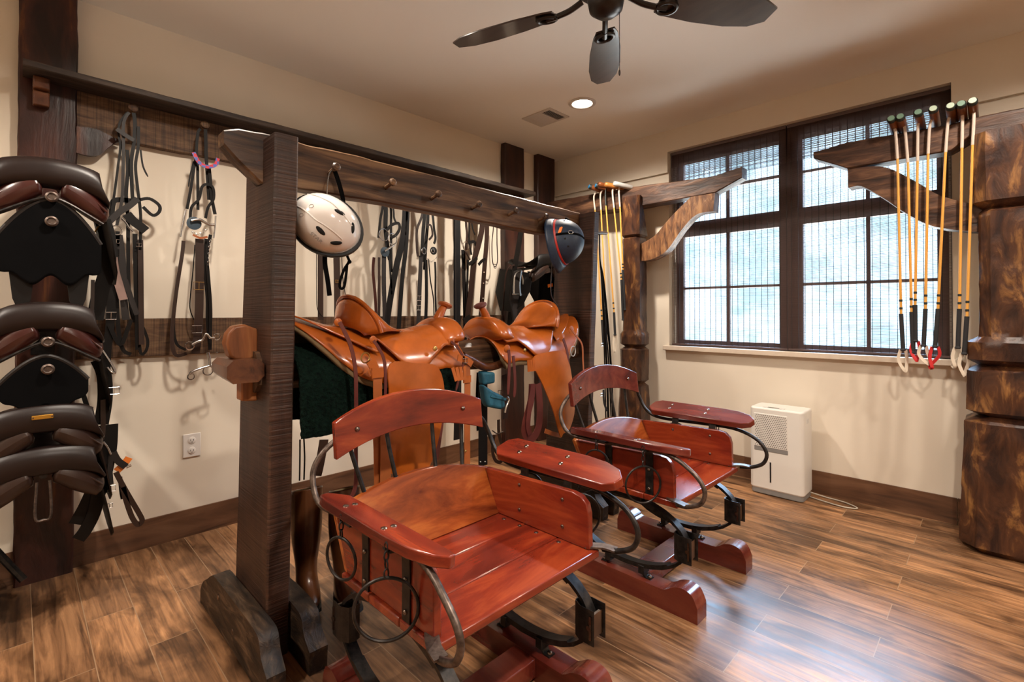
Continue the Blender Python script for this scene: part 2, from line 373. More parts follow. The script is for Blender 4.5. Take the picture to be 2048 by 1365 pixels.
def timber(axis, secs, amp=.004, step=.03, per=5, freq=6., ch=.006, seed=0):
    """solid timber along an axis; secs = (pos, a0, a1, b0, b1[, chamfer])"""
    mb = MB(); ai = 'xyz'.index(axis); oi = [i for i in range(3) if i != ai]
    pos = []
    for i in range(len(secs)-1):
        n = max(1, int(abs(secs[i+1][0]-secs[i][0])/step)); 
        for j in range(n): pos.append((i, j/n))
    pos.append((len(secs)-2, 1.0)); rs = []
    for i, t in pos:
        A = list(secs[i])+[ch]*(6-len(secs[i])); B = list(secs[i+1])+[ch]*(6-len(secs[i+1]))
        p, a0, a1, b0, b1, c = [lerp(A[q], B[q], t) for q in range(6)]
        cs = [(a0+c,b0),(a1-c,b0),(a1,b0+c),(a1,b1-c),(a1-c,b1),(a0+c,b1),(a0,b1-c),(a0,b0+c)]
        ring = []
        for q in range(8):
            x, y = cs[q], cs[(q+1) % 8]; m = per if q % 2 == 0 else 2
            for j in range(m): ring.append((lerp(x[0],y[0],j/m), lerp(x[1],y[1],j/m)))
        ca, cb = (a0+a1)/2, (b0+b1)/2; r3 = []
        for a, b in ring:
            w = [0,0,0]; w[ai] = p; w[oi[0]] = a; w[oi[1]] = b; w = V(w)
            d = V((0,0,0)); d[oi[0]] = a-ca; d[oi[1]] = b-cb
            if d.length > 0: d.normalize()
            q = w*freq+V((seed*7.1, seed*3.3, 0)); f = noise.noise(q)+.5*noise.noise(q*2.7)+.25*noise.noise(q*6)
            r3.append(w+d*f*amp)
        rs.append(r3)
    return mb.rings(rs)
def outline_timber(poly, axis, t0, t1, amp=.003, step=.03, seed=0, k=1):
    """board cut to a 2D outline (top edge list, bottom edge list) extruded along axis"""
    mb = MB(); rs = []
    T = cat([(x, 0, y) for x, y in poly[0]], k); B = cat([(x, 0, y) for x, y in poly[1]], k)
    for p0, p1 in zip(T, B):
        a, b, c, d = p0.x, p0.z, p1.x, p1.z
        ring = []
        m = 6
        def pt(u, w, t):
            p = V((u, t, w)) if axis == 'y' else V((t, u, w)); return p
        for j in range(m): ring.append(pt(lerp(c,a,j/m), lerp(d,b,j/m), t0))
        for j in range(3): ring.append(pt(a, b, lerp(t0,t1,j/3)))
        for j in range(m): ring.append(pt(lerp(a,c,j/m), lerp(b,d,j/m), t1))
        for j in range(3): ring.append(pt(c, d, lerp(t1,t0,j/3)))
        cen = sum(ring, V((0,0,0)))/len(ring); r3 = []
        for p in ring:
            q = p*7+V((seed*5, seed, 0)); f = noise.noise(q)+.5*noise.noise(q*3)
            r3.append(p+(p-cen).normalized()*f*amp)
        rs.append(r3)
    return mb.rings(rs)
wood('maroon_seat', [(.055,.008,.006), (.12,.018,.011), (.18,.038,.02)], 'x', fine=11, lng=2, rough=.22, coat=.4, bump=.04)
# ================================================================ the room
XE, YE = 6.2, -5.6
struct(MB().box((-.1, YE-.1, -.06), (XE+.1, .12, 0)), 'floor', 'floor_planks', smooth=False)
struct(MB().box((-.1, YE-.1, H), (XE+.1, .12, H+.06)), 'ceiling', 'ceiling_paint', smooth=False)
struct(MB().box((-.1, YE, 0), (0, .12, H)), 'wall_left', 'wall_paint', smooth=False)
struct(MB().box((XE, YE, 0), (XE+.1, .12, H)), 'wall_near', 'wall_paint', smooth=False)
struct(MB().box((-.1, YE-.1, 0), (XE+.1, YE, H)), 'wall_back', 'wall_paint', smooth=False)
WX0, WX1, WZ0, WZ1 = 1.222, 2.990, .955, 2.570
w = MB(); D = .25
w.box((0, .012, 0), (WX0, D, 2.40)); w.box((0, -.012, 2.40), (WX0, D, H)); w.box((WX1, .012, 0), (XE, D, 2.42)); w.box((WX1, -.012, 2.42), (XE, D, H))
w.box((WX0, .012, 0), (WX1, D, WZ0)); w.box((WX0, -.012, WZ1), (WX1, D, H))
struct(w, 'wall_right', 'wall_paint', smooth=False)
b = MB().box((0, YE, 0), (.010, .012, .147))
struct(b, 'baseboard_left', 'base_y', smooth=False)
b = MB().box((.010, .002, 0), (3.0, .012, .152)); b.box((3.004, .0, 0), (XE, .012, .152))
struct(b, 'baseboard_right', 'base_x', smooth=False)
b = MB().box((.010, YE, 0), (XE, YE+.012, .15)); struct(b, 'baseboard_back', 'base_x', smooth=False)
b = MB().box((XE-.012, YE+.012, 0), (XE, 0, .15)); struct(b, 'baseboard_near', 'base_y', smooth=False)
struct(MB().box((WX0-.035, -.035, .918), (WX1+.035, .14, .955)), 'trim_1', 'sill_stone', bevel=.004)
# the window: dark casing, centre post, transom, sashes with muntins
win = MB(); fy0, fy1 = .115, .155
def bar(x0, x1, z0, z1, y0=fy0, y1=fy1): win.box((x0, y0, z0), (x1, y1, z1))
bar(WX0+.02, 1.30, WZ0, WZ1); bar(2.915, WX1-.02, WZ0, WZ1); bar(2.035, 2.19, WZ0, WZ1)
bar(1.30, 2.035, WZ0, 1.0); bar(2.19, 2.915, WZ0, 1.0); bar(1.30, 2.035, 1.86, 1.98); bar(2.19, 2.915, 1.86, 1.98)
bar(1.30, 2.035, 2.50, WZ1); bar(2.19, 2.915, 2.50, WZ1)
for mx in (1.665, 2.57):
    bar(mx-.011, mx+.011, 1.0, 1.86, .12, .15); bar(mx-.011, mx+.011, 1.98, 2.50, .12, .15)
for a, c in ((1.30, 2.035), (2.19, 2.915)):
    bar(a, c, 1.42, 1.44, .12, .15); bar(a, c, 2.225, 2.245, .12, .15)
wo = struct(win, 'window_1', 'window_frame', smooth=False)
build(MB().box((WX0, .09, WZ0), (WX0+.02, .16, WZ1)).box((WX1-.02, .09, WZ0), (WX1, .16, WZ1)), 'jamb_liner', 'frame_white', wo, smooth=False)
for a, c in ((1.30, 2.035), (2.19, 2.915)):
    for z0, z1 in ((1.0, 1.86), (1.98, 2.50)):
        build(MB().box((a, .132, z0), (c, .136, z1)), 'pane', 'window_glass', wo, smooth=False)
# woven reed blinds, one on each half
def blind(x0, x1, label):
    t = new_empty('woven_blind', ((x0+x1)/2, .05, .962), label, 'window blind', 'woven window blinds')
    rnd = random.Random(int(x0*100)); m = MB(); z = .975
    while z < 2.545:
        h = .0014+rnd.random()*.0012
        y = .052+rnd.uniform(-.0008, .0008)
        m.box((x0, y, z), (x1, y+.0015, z+h)); z += .0062+rnd.random()*.0022 if z < 2.46 else .0030
    build(m, 'reeds', 'blind_reed', t, smooth=False)
    m = MB(); x = x0+.02
    while x < x1:
        m.box((x-.0014, .0485, .966), (x+.0014, .051, 2.55)); x += .0425
    build(m, 'threads', 'blind_thread', t, smooth=False)
    m = MB(); z = 2.30
    while z < 2.548:
        m.box((x0, .036, z), (x1, .038, z+.0026)); z += .0058 if z < 2.36 else (.0048 if z < 2.44 else .0031)
    x = x0+.02
    while x < x1: m.box((x-.0011, .033, 2.30), (x+.0011, .036, 2.55)); x += .0425
    build(m, 'valance', 'blind_reed', t, smooth=False)
    build(MB().box((x0, .030, 2.545), (x1, .07, 2.568)), 'head_rail', 'window_frame', t, smooth=False)
    build(MB().box((x0, .046, .958), (x1, .060, .972)), 'bottom_rail', 'window_frame', t, smooth=False)
blind(WX0+.012, 2.106, 'woven reed blind over the left half of the window, partly behind the arched timber bracket')
blind(2.114, WX1-.006, 'woven reed blind over the right half of the window, behind the green-capped mallets')
# ---------------------------------------------------------------- wall furniture on the left wall
struct(timber('z', [(0, .001, .055, -3.832, -3.632), (H-.002, .001, .055, -3.828, -3.628)], amp=.004, step=.04, freq=9, seed=1), 'trim_2', 'old_post')
struct(timber('z', [(0, .001, .06, -.765, -.515), (H-.002, .001, .06, -.772, -.520)], amp=.004, step=.04, seed=2), 'trim_3', 'dark_post')
struct(timber('z', [(0, .001, .06, -.322, -.075), (H-.002, .001, .06, -.330, -.078)], amp=.004, step=.04, seed=3), 'trim_4', 'dark_post')
t = new_empty('tack_shelf', (.1, -2.1, 2.0), 'long dark rough shelf with pegged back board high on the left wall', 'shelf')
PEGS = [-3.424, -3.112, -2.80, -2.47, -2.38, -2.02, -1.84, -1.67, -1.37, -1.25, -1.075, -.95]
build(timber('y', [(-3.815, .012, .205, 2.292, 2.322), (-.52, .012, .200, 2.29, 2.325)], amp=.005, step=.03, seed=4, ch=.004), 'shelf_board', 'dark_shelf', t)
build(timber('y', [(-3.63, .001, .040, 2.095, 2.30), (-.76, .001, .040, 2.09, 2.30)], amp=.004, step=.03, seed=5, ch=.004), 'back_board', 'barn_board', t)
for y in (-3.755, -.62):
    m = MB().box((.056, y-.028, 2.235), (.125, y+.028, 2.29)); m.box((.056, y-.028, 2.165), (.098, y+.028, 2.235))
    build(m, 'shelf_bracket', 'wedge_wood', t, bevel=.006)
m = outline_timber(([(-3.632, 2.115), (-3.56, 2.12), (-3.50, 2.10), (-3.46, 2.09)], [(-3.632, 1.99), (-3.59, 1.985), (-3.545, 2.00), (-3.50, 2.065)]), 'x', .042, .060, seed=3, amp=.002, k=3)
# polygon plane is (y, z) here
mb2 = MB(); mb2.f = m.f
mb2.v = [V((p.x, p.y, p.z)) for p in m.v]
build(mb2, 'corner_block', 'old_post', t)
for y in PEGS:
    m = MB().lathe([(.011, 0), (.010, .03), (.012, .055), (.020, .062), (.021, .078), (.012, .084)], (.040, y, 2.235), Matrix.Rotation(R(78), 3, 'Y'), 10)
    build(m, 'peg', 'barn_board', t)
t = new_empty('lower_rail_board', (.02, -2.1, 1.0), 'rough-sawn barn board low on the left wall behind the hanging bridles', 'wall board')
build(timber('y', [(-3.63, .001, .026, 1.0, 1.196), (-.77, .001, .026, 1.0, 1.205)], amp=.003, step=.03, seed=6, ch=.003), 'board', 'barn_board', t)
def outlet(y, z, label):
    t = new_empty('wall_outlet', (.003, y, z-.06), label, 'power outlet', 'wall outlets')
    build(MB().box((0.0005, y-.042, z-.064), (.006, y+.042, z+.064)), 'cover_plate', 'outlet_white', t, bevel=.003)
    for dz in (-.028, .028):
        s = build(MB().lathe([(.019, 0), (.019, .003), (.017, .004)], (.005, y, z+dz), Matrix.Rotation(R(90), 3, 'Y'), 16), 'socket', 'outlet_white', t)
        m = MB()
        for dy in (-.007, .007): m.box((.0088, y+dy-.0012, z+dz-.003), (.0096, y+dy+.0012, z+dz+.006))
        m.box((.0088, y-.002, z+dz-.011), (.0096, y+.002, z+dz-.007))
        build(m, 'slots', 'dark_plastic', s, smooth=False)
outlet(-3.142, .495, 'white double power outlet on the wall under the bridle with the red and blue browband')
outlet(-1.62, .50, 'white double power outlet seen in the gap between the two saddles')
# ---------------------------------------------------------------- ceiling
for i, (x, y) in enumerate(CANS):
    t = new_empty('recessed_light', (x, y, H-.01), ['lit round recessed downlight in the ceiling beside the air vent', 'recessed downlight above the timber saddle rack', 'recessed downlight near the right mallet rack', 'recessed downlight behind the camera side of the room', 'recessed downlight far right of the room', 'added unseen downlight in the ceiling left of the camera'][i], 'ceiling light', 'recessed ceiling lights')
    build(MB().lathe([(.100, 0), (.098, -.006), (.075, -.008), (.072, -.002), (.072, 0)], (x, y, H-.0005), None, 28), 'trim_ring', 'vent_paint', t)
    build(MB().lathe([(.07, 0), (.07, -.002), (.01, -.003)], (x, y, H-.002), None, 24), 'lens', 'lamp_glow', t)
t = new_empty('ceiling_vent', (.68, -.94, H-.01), 'white rectangular air vent in the ceiling beside the lit downlight', 'air vent')
m = MB().box((.535, -1.055, H-.008), (.825, -1.035, H)).box((.535, -.845, H-.008), (.825, -.825, H)).box((.535, -1.035, H-.008), (.60, -.845, H)).box((.80, -1.035, H-.008), (.825, -.845, H)).box((.716, -1.035, H-.008), (.724, -.845, H))
build(m, 'frame', 'vent_paint', t, smooth=False)
build(MB().box((.60, -1.035, H-.002), (.80, -.845, H-.0005)), 'duct', 'vent_black', t, smooth=False)
for i in range(15):
    x = .604+i*.0132
    m = MB().obox((x, -.94, H-.006), (.011, .19, .0012), Matrix.Rotation(R(-38 if x < .716 else 38), 3, 'Y'))
    build(m, 'louvre', 'vent_paint', t, smooth=False)
t = new_empty('ceiling_fan', (2.16, -2.32, 2.40), 'dark bronze ceiling fan with long blades hanging under the ceiling', 'ceiling fan')
c = (2.16, -2.32, 0)
build(MB().lathe([(.07, 2.75), (.068, 2.71), (.02, 2.68), (.016, 2.60)], c, None, 24), 'canopy', 'bronze', t)
build(MB().lathe([(.03, 2.60), (.10, 2.57), (.125, 2.53), (.125, 2.45), (.105, 2.415), (.06, 2.40)], c, None, 32), 'motor', 'bronze', t)
build(MB().lathe([(.06, 2.40), (.068, 2.375), (.060, 2.335), (.035, 2.315), (.004, 2.308)], c, None, 28), 'switch_housing', 'bronze', t)
for k in range(5):
    a = R(126+72*k-1); M = Matrix.Rotation(a, 3, 'Z')
    def tf(x, y, z): return M @ V((x, y*math.cos(R(13)), z-y*math.sin(R(13))))+V((2.16, -2.32, 2.372))
    out = [(.20,-.040),(.24,-.055),(.36,-.072),(.50,-.078),(.60,-.066),(.665,-.035),(.655,.030),(.60,.060),(.50,.070),(.36,.064),(.24,.048),(.20,.036)]
    build(MB().rings([[tf(x, y, 0) for x, y in out], [tf(x, y, .007) for x, y in out]]), 'blade', 'fan_wood', t, bevel=.0015)
    m = MB().tube([tf(.09,0,.02), tf(.14,0,.0), tf(.19,0,-.008)], .011, 8)
    m.torus(tf(.235,0,-.007), .036, .009, tuple(M @ V((0,math.sin(R(13)),1))), 20, 8, (1.0,.75)); m.tube([tf(.195,0,-.007), tf(.235,0,-.007)], .012, 8, k=1)
    build(m, 'blade_iron', 'bronze', t)
m = MB().tube([(2.195, -2.285, 2.335), (2.195, -2.285, 2.115)], .0013, 6, k=1); m.ell((2.195, -2.285, 2.105), (.004, .004, .012))
build(m, 'pull_chain', 'bronze', t)
# ---------------------------------------------------------------- mallet racks along the window wall
t = new_empty('mallet_rack', (1.0, -.17, 0), 'slim hewn timber post with cross beam and curved brace left of the window', 'mallet rack')
s = [(0,.885,1.125,-.29,-.07,.03),(.62,.90,1.10,-.27,-.08,.03),(.645,.935,1.075,-.245,-.10,.03),(.67,.905,1.105,-.27,-.08,.035),(.92,.905,1.105,-.27,-.08,.035),(.945,.935,1.075,-.245,-.10,.03),(.968,.905,1.105,-.27,-.08,.035),(1.05,.905,1.105,-.27,-.08,.035),(1.075,.925,1.085,-.25,-.09,.025),(1.845,.925,1.085,-.25,-.09,.025),(1.858,.935,1.075,-.235,-.10,.02),(1.875,.92,1.09,-.255,-.08,.02),(2.195,.93,1.095,-.255,-.20,.015)]
build(timber('z', s, amp=.004, step=.022, per=5, freq=7, seed=8), 'post', 'hewn_post', t)
build(timber('x', [(.06,-.20,-.06,2.14,2.305),(1.0,-.20,-.06,2.11,2.285),(1.60,-.20,-.10,2.115,2.245),(1.70,-.20,-.10,2.12,2.245),(1.885,-.20,-.10,2.19,2.27)], amp=.004, step=.03, seed=9), 'beam', 'hewn_beam', t)
build(outline_timber(([(1.06,1.79),(1.20,1.85),(1.33,1.975),(1.46,2.08),(1.55,2.135),(1.69,2.125)], [(1.075,1.655),(1.19,1.665),(1.31,1.725),(1.43,1.87),(1.55,1.975),(1.68,1.98)]), 'y', -.195, -.105, seed=4, k=4), 'brace', 'hewn_brace', t)
t = new_empty('mallet_rack', (3.2, -.2, 0), 'massive hewn timber post with beam and curved brace at the right picture edge', 'mallet rack')
s = [(0,3.03,3.42,-.36,-.08,.09),(.03,3.02,3.43,-.385,-.06,.07),(.66,3.045,3.40,-.37,-.06,.06),(.695,3.10,3.35,-.33,-.08,.05),(.72,3.05,3.39,-.37,-.06,.06),(.925,3.055,3.39,-.37,-.06,.06),(.955,3.10,3.35,-.325,-.08,.05),(.985,3.06,3.39,-.37,-.06,.06),(1.075,3.06,3.39,-.37,-.06,.06),(1.105,3.105,3.36,-.345,-.07,.045),(1.745,3.105,3.36,-.345,-.07,.045),(1.765,3.12,3.35,-.32,-.08,.03),(1.80,3.085,3.37,-.36,-.07,.05),(2.155,3.085,3.37,-.36,-.07,.05)]
build(timber('z', s, amp=.006, step=.024, per=7, freq=6, seed=10), 'post', 'hewn_post', t)
build(timber('x', [(2.352,-.29,-.17,2.205,2.245),(2.53,-.29,-.17,2.105,2.262),(3.0,-.29,-.17,2.10,2.245),(3.07,-.29,-.10,2.158,2.255),(3.75,-.29,-.10,2.158,2.26)], amp=.004, step=.03, seed=11), 'beam', 'hewn_beam', t)
build(outline_timber(([(2.530,2.105),(2.60,2.10),(2.72,2.07),(2.85,1.965),(2.96,1.865),(3.12,1.785)], [(2.535,1.985),(2.60,1.985),(2.70,1.90),(2.80,1.80),(2.93,1.70),(3.12,1.65)]), 'y', -.28, -.18, seed=6, k=4), 'brace', 'hewn_beam', t)
# polo mallets
def mallet(cap, top, wend, grip, end, sling, label, group, capm='cap_green', headm='mallet_grain', hdir=(0, 1, -.22), hl=.19, wrapm='cane_wrap', caps='tape_dark'):
    """points in metres; the head is a cylinder over the beam, the cane hangs in front of it"""
    t = new_empty('polo_mallet', tuple(V(end)), label, 'polo mallet', group)
    d = V(hdir).normalized(); c = V(cap)
    M = d.to_track_quat('Z', 'Y').to_matrix()
    build(MB().lathe([(.016,.001),(.0205,.006),(.0215,.022)], c, M, 16), 'head_tape', caps, t)
    build(MB().lathe([(.0155,-.003),(.0165,.002)], c, M, 16), 'end_cap', capm, t)
    build(MB().lathe([(.021,.022),(.021,hl-.004),(.018,hl)], c, M, 16), 'head', headm, t)
    tp, we, g, e = V(top), V(wend), V(grip), V(end)
    hc = c+d*hl*.5
    build(MB().tube([hc, tp, we], .0072, 8, k=4), 'cane_wrap', wrapm, t)
    sh = build(MB().tube([we, lerp(we, g, .33), lerp(we, g, .66), g], [.0062, .0068], 8, k=2), 'cane', 'bamboo', t)
    m = MB()
    ax = (g-we).normalized().to_track_quat('Z', 'Y').to_matrix()
    for f in (.035, .085):
        m.lathe([(.0078, -.006), (.0085, 0), (.0078, .006)], lerp(g, we, f), ax, 10)
    build(m, 'tape_band', 'tape_dark', sh)
    build(MB().tube([g, lerp(g, e, .5), e], .0105, 10, k=1).lathe([(.010,-.010),(.0135,0),(.010,.006)], e, ax, 10), 'grip', 'grip_black', t)
    if sling:
        mat, L, sp, tw = sling; p = e
        a = [p+V((-sp*.5,0,0)), p+V((-sp*.9,-.01,-L*.5)), p+V((tw*sp*.8,-.012,-L)), p+V((tw*sp*1.5,0,-L*.92)), p+V((sp*.7,.008,-L*.4)), p+V((sp*.5,0,0))]
        build(MB().ribbon(a, .016, (0.5,-.8,0), .002, 5), 'wrist_sling', mat, t)
mallet((2.757,-0.400,2.314),(2.767,-0.315,2.255),(2.775,-0.315,2.102),(2.786,-0.315,1.221),(2.794,-0.315,1.018),('sling_white',.115,.022,.4),'polo mallet leftmost of the right row, with a white sling','mallets on the right rack',capm='cap_green')
mallet((2.797,-0.400,2.314),(2.809,-0.315,2.264),(2.821,-0.315,2.072),(2.832,-0.315,1.232),(2.837,-0.315,1.004),None,'polo mallet second from left in the right row, half behind its neighbour','mallets on the right rack',capm='cap_green')
mallet((2.874,-0.400,2.316),(2.866,-0.315,2.265),(2.863,-0.315,2.071),(2.848,-0.315,1.271),(2.849,-0.315,1.069),('sling_red',.105,.022,.2),'polo mallet with a narrow red sling, on the right beam','mallets on the right rack',capm='cap_green')
mallet((2.936,-0.400,2.317),(2.917,-0.315,2.263),(2.908,-0.315,2.100),(2.892,-0.315,1.249),(2.883,-0.315,1.045),('sling_white',.095,.022,.9),'polo mallet with pale cap and short white sling, between the two red-slung ones','mallets on the right rack',capm='cap_pale')
mallet((3.005,-0.400,2.312),(2.991,-0.315,2.256),(2.980,-0.315,2.092),(2.944,-0.315,1.249),(2.931,-0.315,1.042),('sling_red',.115,.024,-.6),'polo mallet with a twisted red sling, hung on the right beam','mallets on the right rack',capm='cap_pale')
mallet((3.046,-0.400,2.311),(3.048,-0.315,2.259),(3.045,-0.315,2.100),(3.030,-0.315,1.248),(3.023,-0.315,1.041),('sling_white',.10,.024,-.6),'polo mallet second nearest to the massive post, white sling','mallets on the right rack',capm='cap_green')
mallet((3.089,-0.400,2.313),(3.092,-0.315,2.252),(3.086,-0.315,2.106),(3.059,-0.315,1.208),(3.048,-0.315,1.011),('sling_white',.115,.022,.0),'polo mallet hanging right beside the massive post','mallets on the right rack',capm='cap_pale')
mallet((0.639,-0.310,2.334),(0.649,-0.250,2.259),(0.660,-0.250,2.134),(0.731,-0.250,1.166),(0.746,-0.250,0.950),None,'polo mallet with a bright blue cap, leftmost on the slim rack','mallets on the slim rack',capm='cap_blue',headm='head_wood',hdir=(.55,.8,-.28),hl=.20,wrapm='cane_wrap',caps='tape_dark')
mallet((0.708,-0.310,2.330),(0.718,-0.250,2.265),(0.723,-0.250,2.125),(0.773,-0.250,1.253),(0.787,-0.250,1.046),('sling_white',.12,.012,.1),'polo mallet with blue cap and white sling, second from left on the slim rack','mallets on the slim rack',capm='cap_blue',headm='head_wood',hdir=(.6,.8,-.25),hl=.18,wrapm='cane_wrap',caps='tape_dark')
mallet((0.739,-0.310,2.337),(0.769,-0.250,2.256),(0.774,-0.250,2.152),(0.853,-0.250,1.231),(0.863,-0.250,1.040),('sling_white',.14,.012,.1),'polo mallet with a plain brown head and dark neck on the slim rack','mallets on the slim rack',capm='head_wood',headm='head_wood',hdir=(.5,.85,-.2),hl=.16,wrapm='tape_dark',caps='head_wood')
mallet((0.805,-0.310,2.321),(0.840,-0.250,2.266),(0.855,-0.250,2.122),(0.927,-0.250,1.504),(0.941,-0.250,1.168),None,'polo mallet with an orange wooden head on the slim rack','mallets on the slim rack',capm='head_orange',headm='head_orange',hdir=(.66,.72,-.18),hl=.17,wrapm='cane_wrap',caps='head_orange')
mallet((0.894,-0.310,2.313),(0.905,-0.250,2.276),(0.914,-0.250,2.122),(0.942,-0.250,1.588),(0.960,-0.250,1.252),None,'polo mallet with a white capped head beside the slim post','mallets on the slim rack',capm='head_white',headm='head_white',hdir=(.60,.78,-.2),hl=.16,wrapm='cane_wrap',caps='head_white')
# ---------------------------------------------------------------- dehumidifier
t = new_empty('dehumidifier', (2.12, -.17, 0), 'white upright dehumidifier with perforated grille standing against the wall under the window', 'dehumidifier')
dx0, dx1, dy0, dy1 = 1.955, 2.285, -.275, -.055
def rbox(x0, x1, y0, y1, z0, z1, r, n=5):
    rs = []
    for z, q in ((z0, 0), (z1, 0)):
        ring = []
        for cx, cy, a0 in ((x1-r, y1-r, 0), (x0+r, y1-r, 90), (x0+r, y0+r, 180), (x1-r, y0+r, 270)):
            for i in range(n): ring.append((cx+r*math.cos(R(a0+90*i/(n-1))), cy+r*math.sin(R(a0+90*i/(n-1))), z))
        rs.append(ring)
    return MB().rings(rs)
build(rbox(dx0, dx1, dy0, dy1, .035, .585, .03), 'body', 'white_plastic', t, bevel=.012, segs=3)
build(rbox(dx0+.005, dx1-.005, dy0+.004, dy1-.004, .004, .04, .03), 'base', 'grey_plastic', t, bevel=.003)
build(MB().box((dx0+.03, dy0-.0015, .292), (dx1-.09, dy0+.01, .322)), 'trim_strip', 'grey_plastic', t, bevel=.004)
g = build(MB().box((dx0+.03, dy0-.003, .322), (dx1-.095, dy0+.004, .545)), 'grille', 'white_plastic', t, bevel=.002)
m = MB(); M90 = Matrix.Rotation(R(90), 3, 'X')
for i in range(17):
    for j in range(18):
        x = dx0+.040+i*.01185+(j % 2)*.0059; z = .332+j*.0119
        if x < dx1-.10: m.lathe([(.0034, 0), (.0034, .0006)], (x, dy0-.0032, z), M90, 6)
build(m, 'perforations', 'grille_hole', g, smooth=False)
build(MB().box((dx0+.128, dy0-.001, .09), (dx0+.137, dy0+.004, .225)), 'water_gauge', 'dark_plastic', t, smooth=False)
build(MB().box((dx0+.08, dy0+.010, .5845), (dx0+.21, dy0+.05, .5875)), 'control_panel', 'frame_white', t, smooth=False)
build(MB().box((dx0+.11, dy0+.018, .587), (dx0+.18, dy0+.036, .5885)), 'display', 'lcd', t, smooth=False)
build(MB().box((dx1-.001, dy0+.07, .50), (dx1+.0015, dy0+.12, .53)), 'side_handle', 'frame_white', t, bevel=.003)
build(MB().tube([(dx1-.005,-.10,.03), (2.36,-.055,.006), (2.47,-.075,.006), (2.545,-.13,.006), (2.49,-.165,.006), (2.40,-.155,.006), (2.31,-.13,.006), (2.283,-.12,.006)], .0042, 8), 'drain_hose', 'hose_grey', label='pale looped hose lying on the floor beside the dehumidifier', category='hose')
# ================================================================ the timber saddle rack
t = new_empty('saddle_rack', (1.2, -2.2, 0), 'tall dark timber saddle rack with pegged top beam and chunky feet in mid room', 'saddle rack')
RK = t
def upright(y0, y1):
    rs = []; n = 40
    for i in range(n+1):
        z = 1.848*i/n; a = lerp(1.00, 1.125, i/n)+(-.02 if i < 3 else 0); b = lerp(1.345, 1.418, i/n); ring = []
        c = .006
        for (x, y) in [(a+c,y0),(lerp(a,b,.33),y0),(lerp(a,b,.66),y0),(b-c,y0),(b,y0+c),(b,y1-c),(b-c,y1),(lerp(a,b,.66),y1),(lerp(a,b,.33),y1),(a+c,y1),(a,y1-c),(a,y0+c)]:
            q = V((x, y, z)); f = noise.noise(q*5)*.0025; ring.append((x+f, y+f*.5, z))
        rs.append(ring)
    return MB().rings(rs)
build(upright(-3.21, -3.13), 'upright', 'rack_upright', t)
build(upright(-1.34, -1.285), 'upright', 'rack_upright', t)
build(timber('y', [(-3.335,1.228,1.302,1.80,1.852),(-3.29,1.228,1.303,1.755,1.868),(-3.215,1.228,1.303,1.692,1.872),(-2.8,1.228,1.303,1.70,1.874),(-2.2,1.228,1.303,1.694,1.868),(-1.7,1.228,1.303,1.685,1.862),(-1.33,1.23,1.303,1.72,1.858)], amp=.004, step=.025, per=6, seed=12), 'top_beam', 'rack_beam', t)
build(timber('y', [(-3.225,1.175,1.30,.94,1.085,.03),(-1.30,1.175,1.30,.94,1.085,.03)], amp=.005, step=.03, per=4, seed=13), 'saddle_rail', 'rack_beam', t)
# tenon tongue, wedge and key sticking out of the near upright
out = [(-3.205,1.07),(-3.205,1.166),(-3.25,1.185),(-3.285,1.18),(-3.305,1.155),(-3.312,1.12),(-3.30,1.075),(-3.285,1.06),(-3.24,1.055)]
build(MB().prism(out, lambda a, b, q: (q, a, b), 1.19, 1.25), 'tenon', 'tenon_wood', t, bevel=.008, segs=3)
build(MB().prism([(-3.208,.905),(-3.208,1.05),(-3.262,1.05),(-3.262,.91)], lambda a, b, q: (q, a, b), 1.19, 1.25), 'tenon', 'tenon_wood', t, bevel=.006)
build(timber('x', [(1.02,-3.30,-3.215,.985,1.055,.02),(1.34,-3.335,-3.215,.985,1.066,.02)], amp=.002, step=.04, per=3, seed=15), 'wedge', 'wedge_wood', t)
def foot(y0, y1, xa, xb, seed):
    T = [(xa,.05),(xa+.04,.10),(xa+.10,.135),(xa+.16,.17),(xa+.22,.182),(xb-.25,.186),(xb-.10,.182),(xb-.05,.165),(xb-.03,.12),(xb+.02,.08)]
    B = [(xa,.0),(xa+.05,.0),(xa+.10,.0),(xa+.16,.0),(xa+.22,.0),(xb-.25,.0),(xb-.10,.0),(xb-.05,.0),(xb-.01,.0),(xb+.015,.0)]
    return outline_timber((T, B), 'y', y0, y1, amp=.004, seed=seed, k=3)
for y0, y1, xa, xb, sd in ((-3.272,-3.212,.76,1.52,21), (-3.128,-3.065,.80,1.50,22), (-1.40,-1.342,.76,1.50,23), (-1.283,-1.225,.76,1.50,24)):
    f = build(foot(y0, y1, xa, xb, sd), 'foot', 'rack_foot', t)
    if y0 < -3.2:
        for x, z in ((1.02,.125),(1.20,.075)):
            build(MB().ell((x, y0-.001, z), (.011,.003,.011)), 'bolt_plug', 'bolt', f)
for y, z in ((-2.964,1.79),(-2.715,1.778),(-2.475,1.770),(-2.228,1.762),(-1.966,1.768),(-1.722,1.772),(-1.52,1.765)):
    m = MB().lathe([(.009,0),(.008,.035),(.009,.05),(.016,.056),(.017,.066),(.010,.072)], (1.300, y, z-.014), Matrix.Rotation(R(76), 3, 'Y'), 8)
    build(m, 'peg', 'rack_beam', t)
build(MB().tube([(1.32,-1.29,1.745),(1.32,-1.20,1.745),(1.32,-1.06,1.76)], .012, 8, k=1), 'peg', 'rack_beam', t)
